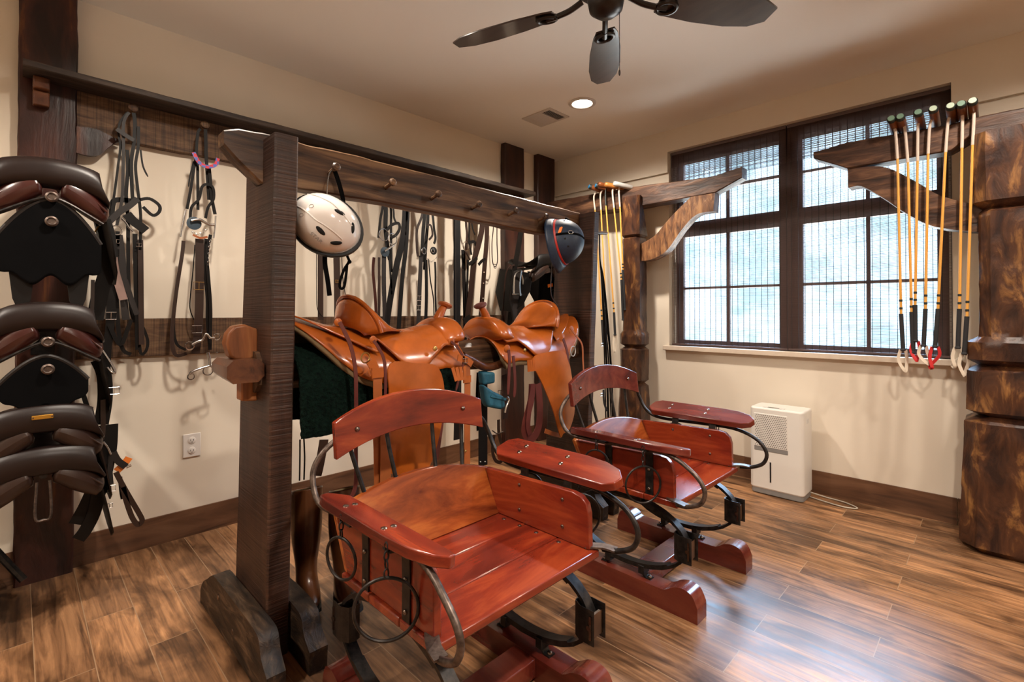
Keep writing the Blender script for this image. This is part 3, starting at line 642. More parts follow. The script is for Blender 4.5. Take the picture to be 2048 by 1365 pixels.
# ================================================================ buggy seats
YC = -2.83
def c3(x, d, z): return V((x, YC+d, z))
CH = new_empty('buggy_seat', (2.0, YC, 0), 'polished orange-red wooden buggy seat with iron springs, nearest the camera', 'buggy seat', 'buggy seats on leaf springs')
def boltp(parent, p, N, r=.0075, h=.005, name='bolt_head'):
    return build(MB().dome(p, r, h, N), name, 'bolt', parent, label=None)
for x0, x1 in ((1.80,1.955),(1.957,2.105),(2.107,2.256)):
    build(MB().box(c3(x0,-.325,.440), c3(x1,.325,.465)), 'seat_board', 'red_wood_y', CH, bevel=.004)
for sgn in (-1, 1):
    for x in (1.87, 1.95, 2.03, 2.13): boltp(CH, c3(x, sgn*.272, .465), (0,0,1), .008, .003)
    # side panel
    o = [(1.815,.466),(1.745,.622),(2.17,.636),(2.205,.630),(2.228,.610),(2.236,.58),(2.238,.466)]
    sp = build(MB().prism(o, lambda a, b, q: c3(a, sgn*(.292+q), b), 0, .024), 'side_panel', 'red_wood_x', CH, bevel=.003)
    for x, z in ((1.93,.60),(1.93,.51),(2.13,.60),(2.13,.51)): boltp(sp, c3(x, sgn*.292, z), (0,-sgn,0), .007, .004)
    # iron straps carrying the armrest
    for x in (1.93, 2.13):
        st = build(MB().ribbon([c3(x, sgn*.3185, .45), c3(x, sgn*.3185, .62), c3(x, sgn*.335, .675 if sgn > 0 else .650), c3(x, sgn*.375, .694 if sgn > 0 else .660)], .034, (0,sgn,0), .006, 3), 'arm_bracket', 'iron', CH)
        for z in (.49, .57): boltp(st, c3(x, sgn*.322, z), (0,sgn,0), .007, .006)
    # tilted armrest
    def arm(x, w, q):
        d = lerp(.300, .412 if sgn > 0 else .378, w); z = lerp(.686, .728 if sgn > 0 else .694, w)+q; return c3(x, sgn*(d-q*(.35 if sgn > 0 else .1)), z)
    oa = [(1.80,.0),(1.765,.30),(1.775,.80),(1.81,1.0),(2.15,1.0),(2.235,.93),(2.295,.75),(2.325,.45),(2.315,.18),(2.28,.0)]
    if sgn < 0: oa = [(1.80,0),(1.745,.55),(1.755,.9),(1.80,1.0),(2.12,1.0),(2.21,.90),(2.28,.62),(2.31,.30),(2.305,.05),(2.28,0)]
    ar = build(MB().rings([[arm(x, w, -.028) for x, w in oa], [arm(x, w, 0) for x, w in oa]]), 'armrest', 'red_wood_x', CH, bevel=.004, segs=3)
    for x, w in ((1.885,.35),(1.885,.7),(2.085,.35),(2.085,.7)): boltp(ar, arm(x, w, 0), (0,-.35 if sgn > 0 else .1,.93), .009, .0035)
    # chain and ring under the armrest
    for x, Lc in ((1.905,.06),(2.135,.075)):
        cz = .690-.008; yy = .378
        m = MB(); nl = int(Lc/.022)
        for i in range(nl+1): m.torus(c3(x, sgn*yy, cz-.012-i*.021), .0085, .0024, (1,0,0) if i % 2 else (0,1,0), 12, 6, (.7,1.35))
        ch = build(m, 'hanging_chain', 'iron', CH)
        rr = .056 if x < 2 else .075
        build(MB().torus(c3(x, sgn*yy, cz-.012-nl*.021-.010-rr), rr, .0042, (.80,-.60,0) if x > 2 else (.25,-.97,0), 36, 8), 'ring', 'iron', ch)
    # bent iron rail
    pts = [(1.688,.26,.84),(1.686,.325,.80),(1.688,.362,.74),(1.735,.366,.665),(1.83,.356,.638),(2.03,.352,.643),(2.22,.352,.645),(2.33,.352,.612),(2.378,.352,.555),(2.365,.350,.50),(2.31,.345,.470),(2.26,.338,.463)]
    if sgn < 0: pts = [(x, d-(.012 if .6 < z < .66 and x < 2.3 else 0), z+(.010 if .6 < z < .66 and x < 2.3 else 0)) for x, d, z in pts]
    rl = build(MB().tube([c3(x, sgn*d, z) for x, d, z in pts], .0088, 10), 'bent_rail', 'worn_iron' if sgn < 0 else 'iron', CH)
    m = MB().ribbon([c3(2.305,sgn*.345,.472), c3(2.265,sgn*.335,.474), c3(2.215,sgn*.305,.470)], .034, (0,0,1), .006, 4)
    br = build(m, 'rail_clamp', 'worn_iron', CH); boltp(br, c3(2.225, sgn*.308, .473), (0,0,1), .008, .006)
    # full elliptic leaf spring
    Ys = sgn*.262
    sp_ = MB()
    for k, (a0, a1) in enumerate(((0,180),(180,360))):
        for lf, (f, th) in enumerate(((1.,.0065),(.76,.0065),(.52,.0065))):
            pts = []
            for i in range(15):
                a = R(a0+(90*(1-f))+(180*f)*i/14)
                rz = .150-lf*.0068 if True else 0
                sx = .290-lf*.006
                pts.append(c3(1.985+sx*math.cos(a), Ys, .268+(rz if k == 0 else rz)*math.sin(a)+(0)))
            sp_.ribbon(pts, .036, (0,0,1), th, 1)
    ls = build(sp_, 'leaf_spring', 'iron', CH)
    for sx in (-1, 1):
        x = 1.985+sx*.290
        m = MB()
        m.ribbon([c3(x+.012*sx,Ys+.030,.268-.045), c3(x-.03*sx,Ys+.033,.268-.045), c3(x-.052*sx,Ys+.018,.268-.045), c3(x-.052*sx,Ys-.018,.268-.045), c3(x-.03*sx,Ys-.033,.268-.045), c3(x+.012*sx,Ys-.030,.268-.045)], .001, (0,0,1), .001, 1)
        m = MB(); U = []
        for (dx, dy) in ((.020,.030),(-.03,.031),(-.055,.018),(-.060,0),(-.055,-.018),(-.03,-.031),(.020,-.030)): U.append((x+dx*sx, Ys+dy))
        # the strap stands on edge: a U of sheet iron
        rs = []
        for (ux, uy) in U: rs.append([c3(ux,uy,.215), c3(ux+.004,uy*1.0+.002,.215), c3(ux+.004,uy+.002,.322), c3(ux,uy,.322)])
        m.rings(rs)
        cu = build(m, 'spring_shackle', 'iron', CH)
        m = MB().lathe([(.008,-.036),(.008,.036)], c3(x+.008*sx, Ys, .268), Matrix.Rotation(R(90), 3, 'X'), 10)
        m.box(c3(x+.012*sx-.004, Ys-.034, .232), c3(x+.012*sx+.004, Ys+.034, .304))
        build(m, 'shackle_pin', 'bolt', cu, smooth=False)
    for x in (1.90, 2.07):
        m = MB().box(c3(x-.014,Ys-.024,.098), c3(x+.014,Ys+.024,.134)); build(m, 'spring_band', 'iron', CH, bevel=.002)
        m = MB().ribbon([c3(x-.04 if x < 1.98 else x+.04, Ys, .084), c3(x-.012 if x < 1.98 else x+.012, Ys, .086), c3(x,Ys,.116)], .03, (0,0,1), .006, 3)
        f = build(m, 'spring_foot', 'iron', CH); boltp(f, c3(x-.03 if x < 1.98 else x+.03, Ys, .088), (0,0,1), .010, .008)
    build(MB().box(c3(1.90,Ys-.024,.408), c3(2.07,Ys+.024,.440)), 'spring_block', 'iron', CH, bevel=.003)
    # floor skid
    T = [(1.63,.055),(1.65,.105),(1.69,.115),(1.73,.10),(1.76,.084),(1.98,.082),(2.16,.082),(2.195,.088),(2.225,.108),(2.265,.118),(2.305,.105),(2.328,.06)]
    B = [(1.63,.0),(1.65,.0),(1.69,.0),(1.73,.0),(1.76,.0),(1.98,.0),(2.16,.0),(2.195,.0),(2.225,.0),(2.265,.0),(2.305,.0),(2.328,.0)]
    m = outline_timber((T, B), 'y', YC+Ys-.042, YC+Ys+.042, amp=0, k=4)
    build(m, 'skid', 'maroon_wood', CH, bevel=.004)
build(MB().box(c3(1.975,-.221,.015), c3(2.075,.221,.078)), 'cross_rail', 'maroon_wood', CH, bevel=.004)
# low curved back board
bo = MB(); rs = []
for i in range(13):
    d = lerp(-.316, .316, i/12); zt = .618+.052*(1-(d/.316)**2); ring = []
    for (z, q) in ((.466,0),(zt,0),(zt,-.022),(.466,-.022)):
        x = lerp(1.822, 1.742, (z-.466)/.152)+q; ring.append(c3(x, d, z))
    rs.append(ring)
build(bo.rings(rs), 'low_back', 'amber_wood_y', CH, bevel=.003)
# upper back rest: bowed plank
bo = MB(); rs = []
for i in range(17):
    s = -1+2*i/16; d = .303*s; b = 1-s*s; hh = 1
    zt = .884+.066*b; zb = .772+.052*b; xf = 1.716-.030*b
    rs.append([c3(xf+.006, d, zb), c3(xf-.008, d, zt), c3(xf-.030, d, zt), c3(xf-.016, d, zb)])
ub = build(bo.rings(rs), 'back_rest', 'red_wood_y', CH, bevel=.003)
for d, z in ((-.225,.852),(.215,.858)): boltp(ub, c3(1.703, d, z), (1,0,.1), .0085, .006)
for d0, d1 in ((-.235,-.175),(-.095,-.070),(.095,.070),(.235,.175)):
    build(MB().tube([c3(1.660, d0, .90 if abs(d0) < .2 else .86), c3(1.668, d0, .80), c3(1.700, lerp(d0,d1,.4), .68), c3(1.755, d1, .50), c3(1.785, d1, .445)], .0075, 8, k=3), 'back_spindle', 'iron', CH)
def dup_tree(root, loc):
    r = root.copy(); COL.objects.link(r); r.location = loc
    for ch in list(root.children):
        c = ch.copy(); COL.objects.link(c); c.parent = r
        for g in list(ch.children):
            d = g.copy(); COL.objects.link(d); d.parent = c
            for h in list(g.children):
                e = h.copy(); COL.objects.link(e); e.parent = d
    return r
CH2 = dup_tree(CH, (2.0, -1.640, 0))
CH2['label'] = 'darker maroon wooden buggy seat with iron springs, in front of the white dehumidifier'
for c in CH2.children:
    n = c.data.materials[0].name
    if c.name.startswith('armrest') or c.name.startswith('back_rest'):
        c.material_slots[0].link = 'OBJECT'; c.material_slots[0].material = MT['maroon_seat'] if 'maroon_seat' in MT else MT['maroon_wood']
# ================================================================ western saddles
def tab(T, x):
    if x <= T[0][0]: return T[0][1]
    for (a, p), (b, q) in zip(T, T[1:]):
        if x <= b:
            f = (x-a)/(b-a); f = f*f*(3-2*f) if False else f; return p+(q-p)*f
    return T[-1][1]
def western(yf, dr, xc, label, group, Lsc=1.0):
    t = new_empty('western_saddle', (xc, yf+dr*.35, 1.09), label, 'saddle', group)
    def Pt(tt, xo, z): return V((xc+xo, yf+dr*tt*Lsc, z))
    def sheet(t0, t1, zr, sb, off, R0=.17, nu=40, nv=31, amax=1.31, flare=0):
        def fn(u, v):
            tt = lerp(t0, t1, u); q = 2*v-1; s = abs(q)*tab(sb, tt); RR = R0+off
            a = min(s/RR, amax); x = RR*math.sin(a); dz = RR*(1-math.cos(a)); e = max(0, s-RR*amax)
            x += e*(math.cos(amax)+flare); dz += e*math.sin(amax)
            return Pt(tt, (1 if q >= 0 else -1)*x, tab(zr, tt)+off-dz)
        return MB().grid(fn, nu, nv)
    sk = build(sheet(0, .785, [(0,1.10),(.45,1.115),(.62,1.155),(.785,1.205)], [(0,.17),(.03,.235),(.12,.225),(.30,.245),(.46,.275),(.54,.262),(.62,.212),(.70,.142),(.75,.085),(.785,.02)], .002), 'skirt', 'tan_leather', t, solid=.007)
    build(sheet(.01, .79, [(0,1.10),(.45,1.115),(.62,1.155),(.79,1.205)], [(0,.17),(.03,.24),(.12,.23),(.30,.250),(.46,.281),(.54,.268),(.62,.219),(.70,.150),(.75,.093),(.79,.03)], -.010), 'fleece_lining', 'fleece_tan', t, solid=.014)
    build(sheet(.455, .75, [(.45,1.135),(.62,1.165),(.75,1.205)], [(.455,.185),(.50,.172),(.60,.118),(.70,.060),(.75,.01)], .014), 'rear_jockey', 'tan_leather', t, solid=.006)
    build(sheet(.02, .50, [(.02,1.135),(.12,1.150),(.22,1.128),(.34,1.128),(.42,1.142),(.50,1.165)], [(.02,.13),(.04,.185),(.13,.195),(.19,.225),(.25,.268),(.31,.272),(.37,.232),(.42,.175),(.47,.125),(.50,.085)], .022, R0=.165), 'seat', 'tan_leather', t, solid=.007)
    # fork and swell
    rs = []; n = 9
    for i in range(n):
        u = i/(n-1); tt = -.012+.135*u; w = math.sin(math.pi*min(1, .12+u*.9))**.6; a = .108+.045*w; h = .095+.040*w*(1-.4*u); ring = []
        for j in range(19):
            ph = math.pi*j/18; cx = math.copysign(abs(math.cos(ph))**.8, math.cos(ph)); sz = abs(math.sin(ph))**.75
            ring.append(Pt(tt+(.02 if j in (0, 18) else 0), a*cx*(1.0+.18*(1-sz)), 1.065+.015+h*sz))
        rs.append(ring)
    fk = build(MB().rings(rs), 'fork', 'tan_leather', t, sub=1, angle=180)
    m = MB().tube([Pt(.050,0,1.185), Pt(.030,0,1.225), Pt(.006,0,1.258)], [.027,.016], 14, k=4)
    hn = build(m, 'horn', 'tan_leather', t)
    Mh = Matrix.Rotation(R(-dr*(-22)), 3, 'X')
    build(MB().lathe([(.001,-.013),(.028,-.011),(.036,-.002),(.034,.006),(.020,.011),(.001,.012)], Pt(.0,0,1.266), Mh, 24), 'horn_cap', 'wine_leather' if dr > 0 else 'tan_dark', hn)
    # cantle
    def ring_(a, z0, h, t0, dt, pw=.8): return [Pt(t0+dt*math.sin(math.pi*j/24), a*math.cos(math.pi*j/24), z0+h*math.sin(math.pi*j/24)**pw) for j in range(25)]
    R_ = [ring_(.085,1.145,.0,.30,0), ring_(.125,1.15,.035,.375,.01), ring_(.150,1.15,.09,.415,.03), ring_(.160,1.148,.128,.430,.055), ring_(.163,1.146,.148,.445,.068), ring_(.150,1.140,.125,.462,.068), ring_(.140,1.14,.085,.478,.055), ring_(.120,1.135,.04,.50,.05)]
    m = MB(); o = 0
    for r in R_: m.v += r
    for i in range(len(R_)-1):
        for j in range(24): m.f.append((i*25+j, i*25+j+1, (i+1)*25+j+1, (i+1)*25+j))
    ct = build(m, 'cantle', 'tan_leather', t, solid=.005, angle=180)
    build(MB().tube(ring_(.163,1.146,.150,.447,.070), .0085, 8, k=1), 'cantle_roll', 'tan_leather', ct)
    return t
WS = {}
WS['S1'] = western(-2.345, -1, 1.240, 'tan western saddle on a green fleece pad, horn pointing away from the near upright', 'tan western saddles on the rail')
WS['S2'] = western(-2.115, 1, 1.240, 'tan western saddle under the navy helmet, its horn pointing back at the other saddle', 'tan western saddles on the rail', .97)
# green fleece pad under the first saddle
def padfn(u, v, th=0):
    y = lerp(-3.115, -2.40, u); q = 2*v-1; s = abs(q)*.41; RR = .160; amax = 1.42
    a = min(s/RR, amax); x = RR*math.sin(a); dz = RR*(1-math.cos(a)); e = max(0, s-RR*amax)
    x += e*.10; dz += e
    w = .006*noise.noise(V((y*6, q*3, 1)))
    return V((1.240+(x+w)*(1 if q >= 0 else -1), y, 1.098-dz+w))
pd = build(MB().grid(padfn, 90, 120), 'saddle_pad', 'green_fleece', solid=.014, angle=180, label='thick dark green fleece saddle pad under the nearer western saddle', category='saddle pad')
tx = bpy.data.textures.new('fleece', 'CLOUDS'); tx.noise_scale = .012
md = pd.modifiers.new('tufts', 'DISPLACE'); md.texture = tx; md.strength = .012; md.mid_level = .4; md.texture_coords = 'LOCAL'
# ================================================================ helmets
def helmet(c, r, Mx, mats, name, label):
    t = new_empty(name, tuple(c), label, 'helmet')
    return t
HW = new_empty('riding_helmet', (1.375, -3.005, 1.56), 'glossy white vented riding helmet hanging from the first peg of the rack', 'helmet')
# axis of the dome points at the room, tilted down to the left
ax = V((.80, -.42, .25)).normalized(); long = (V((0, .72, -.62))-ax*V((0,.72,-.62)).dot(ax)).normalized(); sd = ax.cross(long)
MH = Matrix((sd, long, ax)).transposed(); hc = V((1.365, -3.005, 1.560))
def shell(rx, ry, rz, z0, z1, n=36, m=14, off=0):
    rs = []
    for i in range(m):
        a = lerp(math.asin(max(-1, z0)), math.asin(min(.9995, z1)), i/(m-1))
        rs.append([hc+MH @ V((rx*math.cos(a)*math.cos(2*math.pi*j/n), ry*math.cos(a)*math.sin(2*math.pi*j/n)*(1.0), rz*math.sin(a))) for j in range(n)])
    return MB().rings(rs)
build(shell(.106,.132,.118,-.12,1.0), 'shell', 'helmet_white', HW, angle=60)
build(shell(.118,.146,.075,-.80,.10), 'lower_shell', 'helmet_black', HW, angle=60)
build(shell(.109,.1345,.119,.0,.10,m=3), 'rim_line', 'grey_plastic', HW)
def onshell(u, w, k=1.0):
    z = math.sqrt(max(0, 1-(u/.106)**2-(w/.132)**2))*.118*k
    p = MH @ V((u, w, z)); n = (MH @ V((u/.106**2, w/.132**2, z/.118**2))).normalized(); return hc+p, n
for u, w, ang in ((.035,.038,66),(-.061,.031,108),(.030,.100,125),(-.053,.092,58)):
    p, n = onshell(u, w); q = n.to_track_quat('Z', 'Y').to_matrix()
    e = (MH @ V((math.cos(R(ang)), math.sin(R(ang)), 0))); e = (e-n*e.dot(n)).normalized(); f = n.cross(e)
    M3 = Matrix((e, f, n)).transposed()
    build(MB().ell(p-n*.002, (.021,.0095,.0050), M3, 20, 9), 'vent', 'vent_black', HW)
for w0 in (-.055, .055):
    m = MB(); pts = []
    for i in range(9):
        v_ = lerp(-.105, .10, i/8); u_ = w0*(1-.3*abs(i-4)/4)*.8; pts.append(onshell(u_, v_, 1.0)[0])
    m.tube(pts, .0028, 6, k=2); build(m, 'ridge', 'helmet_white', HW)
for u, w in ((-.054,-.057),(-.012,-.048)):
    p, n = onshell(u, w, 1.0); build(MB().torus(p, .0085, .0009, tuple(n), 18, 4, (1,.75)), 'emblem', 'grey_print', HW)
# embossed lettering low on the shell
def text_obj(body, size, p, n, up, mat, parent, name, ext=.0006):
    cu = bpy.data.curves.new(name, 'FONT'); cu.body = body; cu.size = size; cu.extrude = ext; cu.align_x = 'CENTER'; cu.align_y = 'CENTER'
    ob = bpy.data.objects.new(name, cu); COL.objects.link(ob)
    dg = bpy.context.evaluated_depsgraph_get(); me = bpy.data.meshes.new_from_object(ob.evaluated_get(dg)); bpy.data.objects.remove(ob)
    z = V(n).normalized(); y = (V(up)-z*V(up).dot(z)).normalized(); x = y.cross(z); M = Matrix((x, y, z)).transposed().to_4x4(); M.translation = V(p)-wloc(parent)
    me.transform(M); me.materials.append(MT[mat]); o = bpy.data.objects.new(name, me); COL.objects.link(o); o.parent = parent; return o
p, n = onshell(-.083, .030, 1.0)
text_obj('STAR', .022, p+n*.0015, n, MH @ V((1, .0, 0)), 'grey_print', HW, 'lettering')
build(MB().tube([(1.330,-2.955,1.795),(1.345,-2.985,1.76),(1.36,-3.00,1.70),(1.36,-3.0,1.66)], .0022, 6), 'hanging_cord', 'steel', HW)
build(MB().ribbon([(1.335,-2.962,1.79),(1.34,-2.945,1.74),(1.335,-2.925,1.68),(1.335,-2.92,1.63)], .018, (1,0,0), .002), 'hanging_strap', 'black_cloth', HW)
# navy polo helmet
HN = new_empty('polo_helmet', (1.42, -1.57, 1.60), 'navy blue polo helmet with red band hanging on the far upright', 'helmet')
ax2 = V((.84,.34,.20)).normalized(); fw = (V((.05,-.25,-.95))-ax2*V((.05,-.25,-.95)).dot(ax2)).normalized(); sd2 = fw.cross(ax2); M2 = Matrix((sd2, fw, ax2)).transposed(); h2 = V((1.375, -1.615, 1.635))
def shell2(rx, ry, rz, a0, a1, n=40, m=16):
    rs = []
    for i in range(m):
        a = lerp(a0, a1, i/(m-1)); rs.append([h2+M2 @ V((rx*math.cos(a)*math.cos(2*math.pi*j/n), ry*math.cos(a)*math.sin(2*math.pi*j/n), rz*math.sin(a))) for j in range(n)])
    return MB().rings(rs)
build(shell2(.112,.135,.140,-.05,1.55), 'shell', 'helmet_navy', HN, angle=70)
build(shell2(.116,.139,.12,-.02,.10,m=4), 'red_band', 'red_band', HN, label='red band')
rs = []
for i in range(5):
    f = i/4; rs.append([h2+M2 @ V(((.116+.014*f)*math.cos(a), (.139+.038*f*max(.3, math.sin(a))**.8)*math.sin(a), .0-.030*f-.015*f*f)) for a in [2*math.pi*j/40 for j in range(40)]])
m = MB(); n_ = 40
for r in rs: m.v += r
for i in range(4):
    for j in range(n_): m.f.append((i*n_+j, i*n_+(j+1) % n_, (i+1)*n_+(j+1) % n_, (i+1)*n_+j))
build(m, 'brim', 'helmet_navy', HN, solid=.006, angle=180)
def on2(u, w, k=1.0):
    z = math.sqrt(max(0, 1-(u/.112)**2-(w/.135)**2))*.140*k; p = h2+M2 @ V((u, w, z)); n = (M2 @ V((u/.112**2, w/.135**2, z/.14**2))).normalized(); return p, n
def cam_face(q): 
    """surface point of the shell on the side facing direction q"""
    q = V(q).normalized(); l = M2.transposed() @ q; k = 1/math.sqrt((l.x/.112)**2+(l.y/.135)**2+(l.z/.14)**2)
    p = M2 @ (l*k); n = (M2 @ V((l.x*k/.112**2, l.y*k/.135**2, l.z*k/.14**2))).normalized(); return h2+p, n
pts = [cam_face(q)[0]+cam_face(q)[1]*.002 for q in ((.2,-1,.25),(.5,-1,.30),(.8,-.8,.32),(1,-.4,.30),(1,0,.22),(1,.4,.10))]
st = build(MB().ribbon(pts, .011, cam_face((.8,-.6,.3))[1], .003), 'goggle_strap', 'black_cloth', HN)
p, n = cam_face((1,-.42,.36)); build(MB().torus(p+n*.004, .010, .0015, tuple(n), 16, 6, (1.4,1)), 'buckle', 'steel', st)
for q in ((.75,-.85,.62),(.69,-.92,.60)):
    p, n = cam_face(q); e = V((.15,.1,1)); e = (e-n*e.dot(n)).normalized(); f = n.cross(e); o = len([0])
    build(MB().rings([[p-e*.020-f*.003+n*.001, p+e*.018-f*.005+n*.001, p+e*.020+f*.004+n*.001, p-e*.018+f*.006+n*.001], [p-e*.020-f*.003+n*.0025, p+e*.018-f*.005+n*.0025, p+e*.020+f*.004+n*.0025, p-e*.018+f*.006+n*.0025]]), 'emblem', 'orange_print', HN)
for q in ((.95,-.75,.05),(.95,-.55,-.35),(.4,-.2,1.)):
    p, n = cam_face(q); build(MB().dome(p, .006, .003, n), 'vent_eyelet', 'helmet_black', HN)
build(MB().tube([(1.335,-1.52,1.775),(1.35,-1.53,1.79),(1.38,-1.545,1.775),(1.40,-1.55,1.76)], .006, 8), 'hanging_loop', 'black_cloth', HN)
build(MB().tube([(1.36,-1.66,1.56),(1.34,-1.655,1.45),(1.335,-1.65,1.33),(1.34,-1.60,1.27)], .003, 6), 'chin_strap', 'brown_leather', HN)
# ================================================================ boots
def boot(x, y, ang, label):
    t = new_empty('riding_boot', (x, y, 0), label, 'boot', 'tall brown riding boots by the rack')
    ca, sa = math.cos(ang), math.sin(ang)
    def W_(a, b, z): return V((x+a*ca-b*sa, y+a*sa+b*ca, z))
    K_ = 1.12
    secs = [(z, c, ra*(K_ if z > .2 else 1), rb*(K_ if z > .2 else 1)) for z, c, ra, rb in [(.03,.03,.115,.045),(.06,.025,.105,.044),(.09,.0,.072,.042),(.12,-.015,.052,.040),(.17,-.02,.047,.041),(.25,-.02,.056,.050),(.33,-.018,.062,.056),(.44,-.012,.058,.055),(.482,-.01,.060,.056)]]
    rs = [[W_(c+ra*math.cos(2*math.pi*j/24), rb*math.sin(2*math.pi*j/24), z+(.018*math.cos(2*math.pi*j/24) if z > .4 else 0)) for j in range(24)] for z, c, ra, rb in secs]
    m = MB(); 
    for r in rs: m.v += r
    for i in range(len(rs)-1):
        for j in range(24): m.f.append((i*24+j, i*24+(j+1) % 24, (i+1)*24+(j+1) % 24, (i+1)*24+j))
    m.f.append(tuple(reversed(range(24))))
    build(m, 'upper', 'boot_leather', t, solid=.004, sub=1, angle=180)
    rl = [[W_(c+(ra-.006)*math.cos(2*math.pi*j/24), (rb-.006)*math.sin(2*math.pi*j/24), z-.004+(.018*math.cos(2*math.pi*j/24) if z > .4 else 0)) for j in range(24)] for z, c, ra, rb in secs[5:]]
    m = MB()
    for r in rl: m.v += r
    for i in range(len(rl)-1):
        for j in range(24): m.f.append((i*24+j, i*24+(j+1) % 24, (i+1)*24+(j+1) % 24, (i+1)*24+j))
    build(m, 'lining', 'boot_lining', t, angle=180)
    o = [(.145,0),(.125,.032),(.07,.043),(.0,.030),(-.05,.034),(-.078,.022),(-.085,0),(-.078,-.022),(-.05,-.034),(0,-.030),(.07,-.043),(.125,-.032)]
    build(MB().rings([[W_(a,b_,.020) for a, b_ in o], [W_(a,b_,.034) for a, b_ in o]]).rings([[W_(a,b_,0) for a, b_ in o[4:9]], [W_(a,b_,.022) for a, b_ in o[4:9]]]), 'sole', 'boot_sole', t)
boot(1.090, -2.958, R(-12), 'tall brown riding boot standing close behind the near upright')
boot(1.205, -2.845, R(-8), 'tall brown riding boot with black sole behind the nearest buggy seat')
# ================================================================ english saddles on the left post
def english(zt, label, col='saddle_brown', padcol='red_brown', plate=False, y0=-3.735, flap=True, w=1.0, d=0.):
    t = new_empty('english_saddle', (.33, y0, zt-.12), label, 'saddle', 'english saddles on the wall post')
    def fn(u, v):
        x = .12+.44*u+d; q = 2*v-1; zr = zt-.052*math.sin(math.pi*min(1, u*.95))-.01*(1-u); hw = (.045+.095*u**.8)*w
        return V((x, y0+hw*math.sin(q*1.25)/math.sin(1.25), zr-.050*(1-math.cos(q*1.25))*(1-.3*u)))
    build(MB().grid(fn, 24, 21), 'seat', col, t, solid=.018, angle=180)
    rs = []
    for (x, zo, k, sag) in ((.550,.004,.90,0),(.572,-.004,1.0,0),(.580,-.030,1.07,.0),(.580,-.062,1.17,.0),(.572,-.092,1.25,.0),(.540,-.105,1.27,0)):
        rs.append([V((x+d-abs(q)*.01, y0+.140*w*k*math.sin(q*1.25)/math.sin(1.25), zt+zo-.035*(1-math.cos(q*1.25))-.030*abs(q)**2.5*(zo < -.01))) for q in [-1+2*j/20 for j in range(21)]])
    m = MB()
    for r in rs: m.v += r
    for i in range(5):
        for j in range(20): m.f.append((i*21+j, i*21+j+1, (i+1)*21+j+1, (i+1)*21+j))
    cb = build(m, 'cantle_back', col, t, solid=.008, angle=180)
    for sg in (-1, 1):
        def pf(u, v):
            # padded panel, swept round from beside the gullet to the side of the saddle
            y = .030+.142*u; z = -.100-.104*u**1.3; r = (.034+.014*math.sin(math.pi*u))*(1 if .02 < u < .98 else .55)
            a = 2*math.pi*v
            return V((.545+d-.03*u+r*.9*math.cos(a), y0+sg*(y*w+r*.35*math.sin(a)), zt+z+r*math.sin(a)))
        build(MB().grid(pf, 18, 20), 'panel', padcol, t, angle=180)
        build(MB().tube([(.568+d-.012*u, y0+sg*(.028+.140*u)*w, zt-.070-.110*u**1.3) for u in (0,.25,.5,.75,1)], .004, 6), 'piping', padcol, t)
        if flap:
            o = [(.14,-.10),(.52,-.16),(.53,-.30),(.47,-.42),(.36,-.47),(.22,-.46),(.13,-.30)]
            build(MB().rings([[V((x+d, y0+sg*(.150+.10*min(1, -z*2.2))*.86*w, zt+z)) for x, z in o], [V((x+d, y0+sg*(.156+.10*min(1, -z*2.2))*.86*w, zt+z)) for x, z in o]]), 'flap', 'black_leather' if not plate else col, t)
    if plate:
        m = MB().box((.584+d, y0-.034, zt-.046), (.590+d, y0+.026, zt-.030)); pl_ = build(m, 'name_plate', 'gold_plate', cb, bevel=.002)
        for yy in (-.030, .022): build(MB().dome((.590+d, y0+yy, zt-.038), .003, .0015, (1,0,0)), 'screw', 'bolt', cb)
    return t
english(1.822, 'dark brown english saddle, topmost on the wall post at the left')
english(1.262, 'dark brown english saddle, second from the top on the wall post', y0=-3.742, w=.95)
english(.868, 'dark english saddle with a gold name plate, third down on the wall post', plate=True, padcol='brown_leather', y0=-3.752, w=1.02)
english(.705, 'dark english saddle lowest on the wall post, just under the one with the plate', padcol='brown_leather', y0=-3.752, w=1.05)
def hung_pad(zt, h, hw, y0, tails, label, X=.555):
    t = new_empty('girth_pad', (X, y0, zt-h), label, 'saddle pad', 'black pads hung from the post brackets')
    def half(u): return hw*math.sin(math.pi/2*min(1, u*1.08))**.75
    def fn(u, v):
        q = 2*v-1; s = half(.02+u*.98); return V((X-.25*(q*s)**2/.1*.3, y0+q*s, zt-h*u-.0*abs(q)))
    def fn2(u, v):
        q = 2*v-1; yy = q*hw; zedge = zt-h*.92*(abs(q)**1.7)*.55
        zlow = zt-h*(1-.06*math.cos(q*9))-tails*(.55 < abs(q) < .85)*0
        return V((X-.35*yy*yy*3, y0+yy, lerp(zedge, zlow+abs(q)**6*.06, u)))
    build(MB().grid(fn2, 24, 41), 'pad', 'black_cloth', t, solid=.016, angle=180)
    build(MB().tube([fn2(0, j/20)+V((.002,0,0)) for j in range(21)], .0085, 8, k=1), 'binding', 'grey_leather', t)
    if tails:
        for sg in (-1, 1):
            o = [(sg*.045,-h*.9),(sg*.115,-h*.9),(sg*.105,-h-tails*.55),(sg*.085,-h-tails),(sg*.055,-h-tails*.6)]
            build(MB().rings([[V((X-.03, y0+a, zt+b)) for a, b in o], [V((X-.018, y0+a, zt+b)) for a, b in o]]), 'tail', 'black_leather', t)
    return t
hung_pad(1.668, .315, .150, -3.735, .13, 'black quilted pad with grey edge hanging under the topmost english saddle')
hung_pad(1.060, .20, .125, -3.748, 0, 'black rounded pad with grey edge hanging under the second english saddle')
